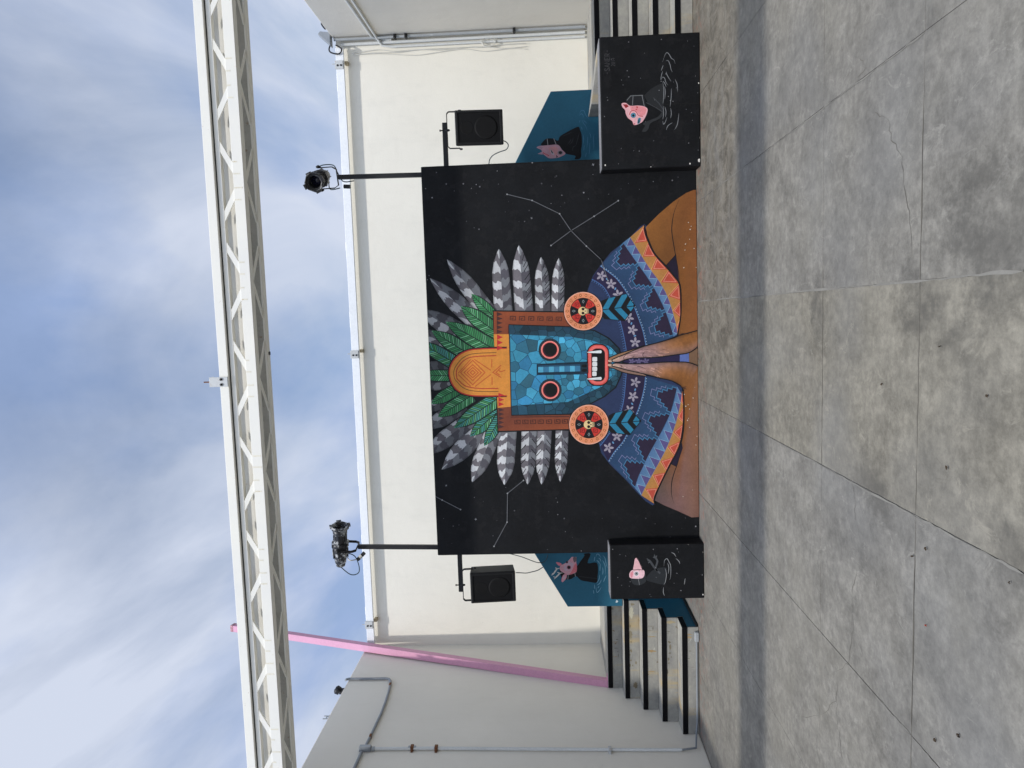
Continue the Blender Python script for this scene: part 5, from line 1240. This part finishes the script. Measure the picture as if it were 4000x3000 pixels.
# ---- conduits
def conduit(label, pts, r, mat, smooth=0):
    t = thing('conduit', label, 'pipe', pts[0]); b = MB(); b.tube(arc(pts, smooth) if smooth else pts, r, 10); b.build('pipe', mat, t); return t
def clampx(t, p, r, mat=RUST, d=(0, 0, 1)):
    b = MB(); b.box(p[0] - .004, p[0] + .028, p[1] - .050, p[1] + .050, p[2] - .012, p[2] + .012, .003); b.box(p[0], p[0] + .05, p[1] - .028, p[1] + .028, p[2] - .018, p[2] + .018, .004); b.build('pipe_clamp', mat, t)
wl = XL + .022
G_ = lambda *P: [atX(*px('G', *p), wl) for p in P]
t = conduit('grey conduit bending across the shaded side wall', G_((0, 712), (12, 702), (40, 696), (150, 696), (300, 695), (430, 692), (470, 698), (486, 722), (482, 765), (468, 830), (430, 950), (385, 1070), (335, 1175), (265, 1325), (215, 1425)), .016, PIPEG)
for q in ((480, 765), (268, 1322)):
    c_ = atX(*px('G', *q), wl); b = MB(); b.box(XL + .001, XL + .045, c_.y - .020, c_.y + .030, c_.z - .012, c_.z + .012, .003); b.build('pipe_clamp', RUST, t)
jb = atX(*px('G', 208, 1455), wl)
t2 = thing('junction_box', 'grey oval junction box where the conduits meet', 'junction box', jb)
b = MB(); b.box(XL + .002, XL + .055, jb.y - .032, jb.y + .032, jb.z - .075, jb.z + .065, .014); bo = b.build('box_body', PIPEG, t2)
b = MB(); b.box(XL + .055, XL + .060, jb.y - .026, jb.y + .026, jb.z - .066, jb.z + .058, .002); b.build('cover', GALV, bo)
t = conduit('white pipe running straight down the shaded side wall', [atX(*px('G', 275, 1452), wl), atX(*px('G', 980, 1446), wl), atX(*px('D', 1130, 1540), wl), atX(*px('D', 1600, 1541), wl)], .018, PIPEW)
for q, fr, mt in (((720, 1443), 'G', RUST), ((980, 1446), 'G', RUST), ((1132, 1541), 'D', STEELB)):
    clampx(t, (XL + .001, atX(*px(fr, *q), wl).y, atX(*px(fr, *q), wl).z), .02, mt)
for q in ((300, 1452), (695, 1443), (745, 1443)):
    c_ = atX(*px('G', *q), wl); b = MB(); b.tube([c_ - Vector((0, 0, .016)), c_ + Vector((0, 0, .016))], .025, 10); b.build('coupling', GALV, t)
conduit('grey pipe leaving the junction box towards the viewer', [atX(*px('G', 172, 1490), wl), atX(*px('G', 95, 1659), wl), atX(*px('G', -20, 1900), wl)], .017, PIPEG)
# along the foot of the bottom step
e0 = atX(*px('D', 1600, 1541), wl)
t = conduit('grey elbow pipe along the foot of the lowest step', [e0, Vector((XL + .03, e0.y + .02, .10)), Vector((XL + .06, 7.66, .045)), Vector((XL + .16, 7.690, .028)), Vector((-4.3, 7.695, .026)), Vector((-3.62, 7.695, .026))], .011, PIPEG)
b = MB(); b.box(-3.63, -3.52, 7.668, 7.713, .004, .050, .008); b.build('outlet_box', GALV, t)
b = MB(); b.tube([Vector((-3.466, 7.72, .02)), Vector((-3.466, 8.54, .02))], .012, 8); b.build('pipe', BLACKMETAL, t)
# right corner pipes
V_ = lambda *P: [atY(*px('V', *p), 9.955) for p in P]
zc = .96
t = conduit('white pipe running down the corner of the back wall', [Vector((3.755, 9.965, 4.25)), Vector((3.755, 9.965, zc))], .022, PIPEW)
t = conduit('grey pipe against the white side wall corner', [Vector((3.800, 9.90, 4.33)), Vector((3.800, 9.90, zc))], .020, GALV)
for z in (3.5, 3.35, 1.9): clampx(t, (3.775, 9.90, z), .02, BLACKMETAL)
r0 = XR - .022
for lab, q in (('upper white pipe slanting over the side wall into the corner', ((1195, -10), (1380, 255))), ('lower white pipe slanting over the side wall into the corner', ((1240, -10), (1415, 262)))):
    c0 = atX(*px('V', *q[0]), r0); c1 = atX(*px('V', *q[1]), r0); d = (c0 - c1)
    conduit(lab, [c1 + d * 3.0, c1, Vector((3.72, 9.965, c1.z - .06)), Vector((3.70, 9.972, c1.z - .20)), Vector((3.70, 9.972, zc))] if 'lower' in lab else [c1 + d * 3.0, c1, Vector((3.80, 9.955, c1.z - .04)), Vector((3.785, 9.96, c1.z - .25))], .017, PIPEW)
t = thing('cable_bundle', 'thin white cables hanging loose in the wall corner', 'cable', (3.6, 9.95, 2.0))
for sd in range(3):
    r_ = random.Random(sd + 40); pts = [Vector((3.60 + sd * .03, 9.975, 4.1 - k * .30 + r_.uniform(-.05, .05))) + Vector((r_.uniform(-.025, .025), r_.uniform(-.01, .01), 0)) for k in range(9)]
    b = MB(); b.tube(arc(pts, 5), .004, 5); b.build('strand', CABLEW, t)
co = atY(*px('C', 22, 395), 9.94)
for k in range(3):
    b = MB(); pts = [co + Vector((.05 * (1 + .2 * k) * math.cos(a_ * .55) + .02 * k, .01 * k, .085 * (1 + .15 * k) * math.sin(a_ * .55))) for a_ in range(12)]
    b.tube(arc(pts, 3), .004, 5); b.build('strand', CABLEW, t)
t = thing('floodlight', 'small grey floodlight on the corner where the walls meet', 'floodlight', (3.80, 9.85, 4.36))
b = MB(); b.prism([(3.70, 4.36), (3.88, 4.36), (3.90, 4.50), (3.86, 4.53)], 9.84, 9.95, .010); b.build('lamp_body', PIPEG, t)
b = MB(); b.tube(arc([(3.92, 9.85, 4.42), (3.98, 9.82, 4.46), (4.02, 9.7, 4.40), (3.95, 9.6, 4.36)], 5), .010, 6); b.tube(arc([(3.72, 9.86, 4.37), (3.66, 9.86, 4.39), (3.62, 9.86, 4.36), (3.60, 9.86, 4.26), (3.66, 9.86, 4.22), (3.72, 9.87, 4.30)], 5), .010, 6); b.build('lead', BLACKMETAL, t)
# black bits on top of the left wall
for lab, sxy, kd in (('small black lamp clamp on the shaded wall top nearest the post', (1318, 2700), 0), ('small steel fork bracket on the shaded wall top farther from the post', (1266, 2803), 1)):
    c_ = atX(sxy[0], sxy[1], XL - .03)
    t = thing('wall_clamp', lab, 'bracket', (XL - .03, c_.y, ZT))
    if kd == 0:
        b = MB(); b.box(XL - .05, XL - .01, c_.y - .05, c_.y + .05, ZT, ZT + .05, .006); b.build('base', BLACKMETAL, t)
        b = MB(); b.lathe([(0, 0), (.05, .0), (.055, .05), (.03, .07), (0, .07)], Matrix.Translation((XL - .03, c_.y, ZT + .05)) @ Matrix.Rotation(.5, 4, 'Y'), 10); b.build('lamp_head', BLACKMETAL, t)
        b = MB(); b.tube(arc([(XL - .03, c_.y + .05, ZT + .03), (XL - .03, c_.y + .09, ZT + .08), (XL - .03, c_.y + .04, ZT + .13), (XL - .03, c_.y, ZT + .10)], 4), .006, 6); b.build('handle', BLACKMETAL, t)
    else:
        b = MB(); b.box(XL - .045, XL - .015, c_.y - .035, c_.y + .035, ZT, ZT + .012, .002)
        for q in (-.03, .03): b.box(XL - .035, XL - .025, c_.y + q - .008, c_.y + q + .008, ZT + .010, ZT + .075, .002)
        b.box(XL - .034, XL - .026, c_.y - .03, c_.y + .03, ZT + .030, ZT + .042, .001); b.build('fork', GALV, t)

# ---- scraps lying on the court floor
def scrap(label, sxy, r, mat, an, name='dry_leaf', cat='leaf'):
    r *= .45; c_ = atZ(*sxy); rr_ = random.Random(int(sxy[0])); n_ = 9; vs_ = []
    for k in range(n_):
        a_ = 2 * math.pi * k / n_; q = r * (1 if k % 2 else .7) * rr_.uniform(.8, 1.2); x, y = q * 1.7 * math.cos(a_), q * .75 * math.sin(a_)
        vs_.append(Vector((c_.x + x * math.cos(an) - y * math.sin(an), c_.y + x * math.sin(an) + y * math.cos(an), .003 + rr_.uniform(.002, .012))))
    b = MB(); mid = Vector((c_.x, c_.y, .016)); b.add(vs_ + [mid], [(k, (k + 1) % n_, n_) for k in range(n_)], True)
    b.add([v - Vector((0, 0, .002)) for v in vs_], [tuple(range(n_))[::-1]]); tag(b.build(name, mat), label, cat)
REDM = paint('red_scrap', (.30, .05, .03), .7, .2, .2)
for lab, sxy, r, mt, an in (('largest curled dark leaf on the pale slab in front of the forearms', (3708, 1826), .016, LEAFM, .3), ('dark leaf on the bluish slab near the left side joint', (3752, 2872), .015, LEAFM, 1.0),
                        ('dark leaf lying left of the broad diagonal joint, beside the dot', (3624, 2142), .012, LEAFM, .2), ('dark leaf at the cross joint below the narrow block', (3571, 2172), .011, LEAFM, 2.2),
                        ('small round brown leaf on the pale slab, foremost of all', (3866, 1546), .008, LEAFM, 0.), ('brown leaf on the pale slab right of the middle', (3680, 1353), .010, LEAFM, 1.6),
                        ('dark flake on the bluish slab near the leftmost joint crossing', (3660, 2890), .011, LEAFM, .6), ('tiny red scrap of paper on the left bluish slabs', (3625, 2442), .007, REDM, .2), ('dark speck close to the front edge left of the brown stain', (3955, 2275), .010, LEAFM, .5),
                        ('brown leaf where the cross joint meets the pale slab', (3452, 1500), .009, LEAFM, .2)): scrap(lab, sxy, r, mt, an)
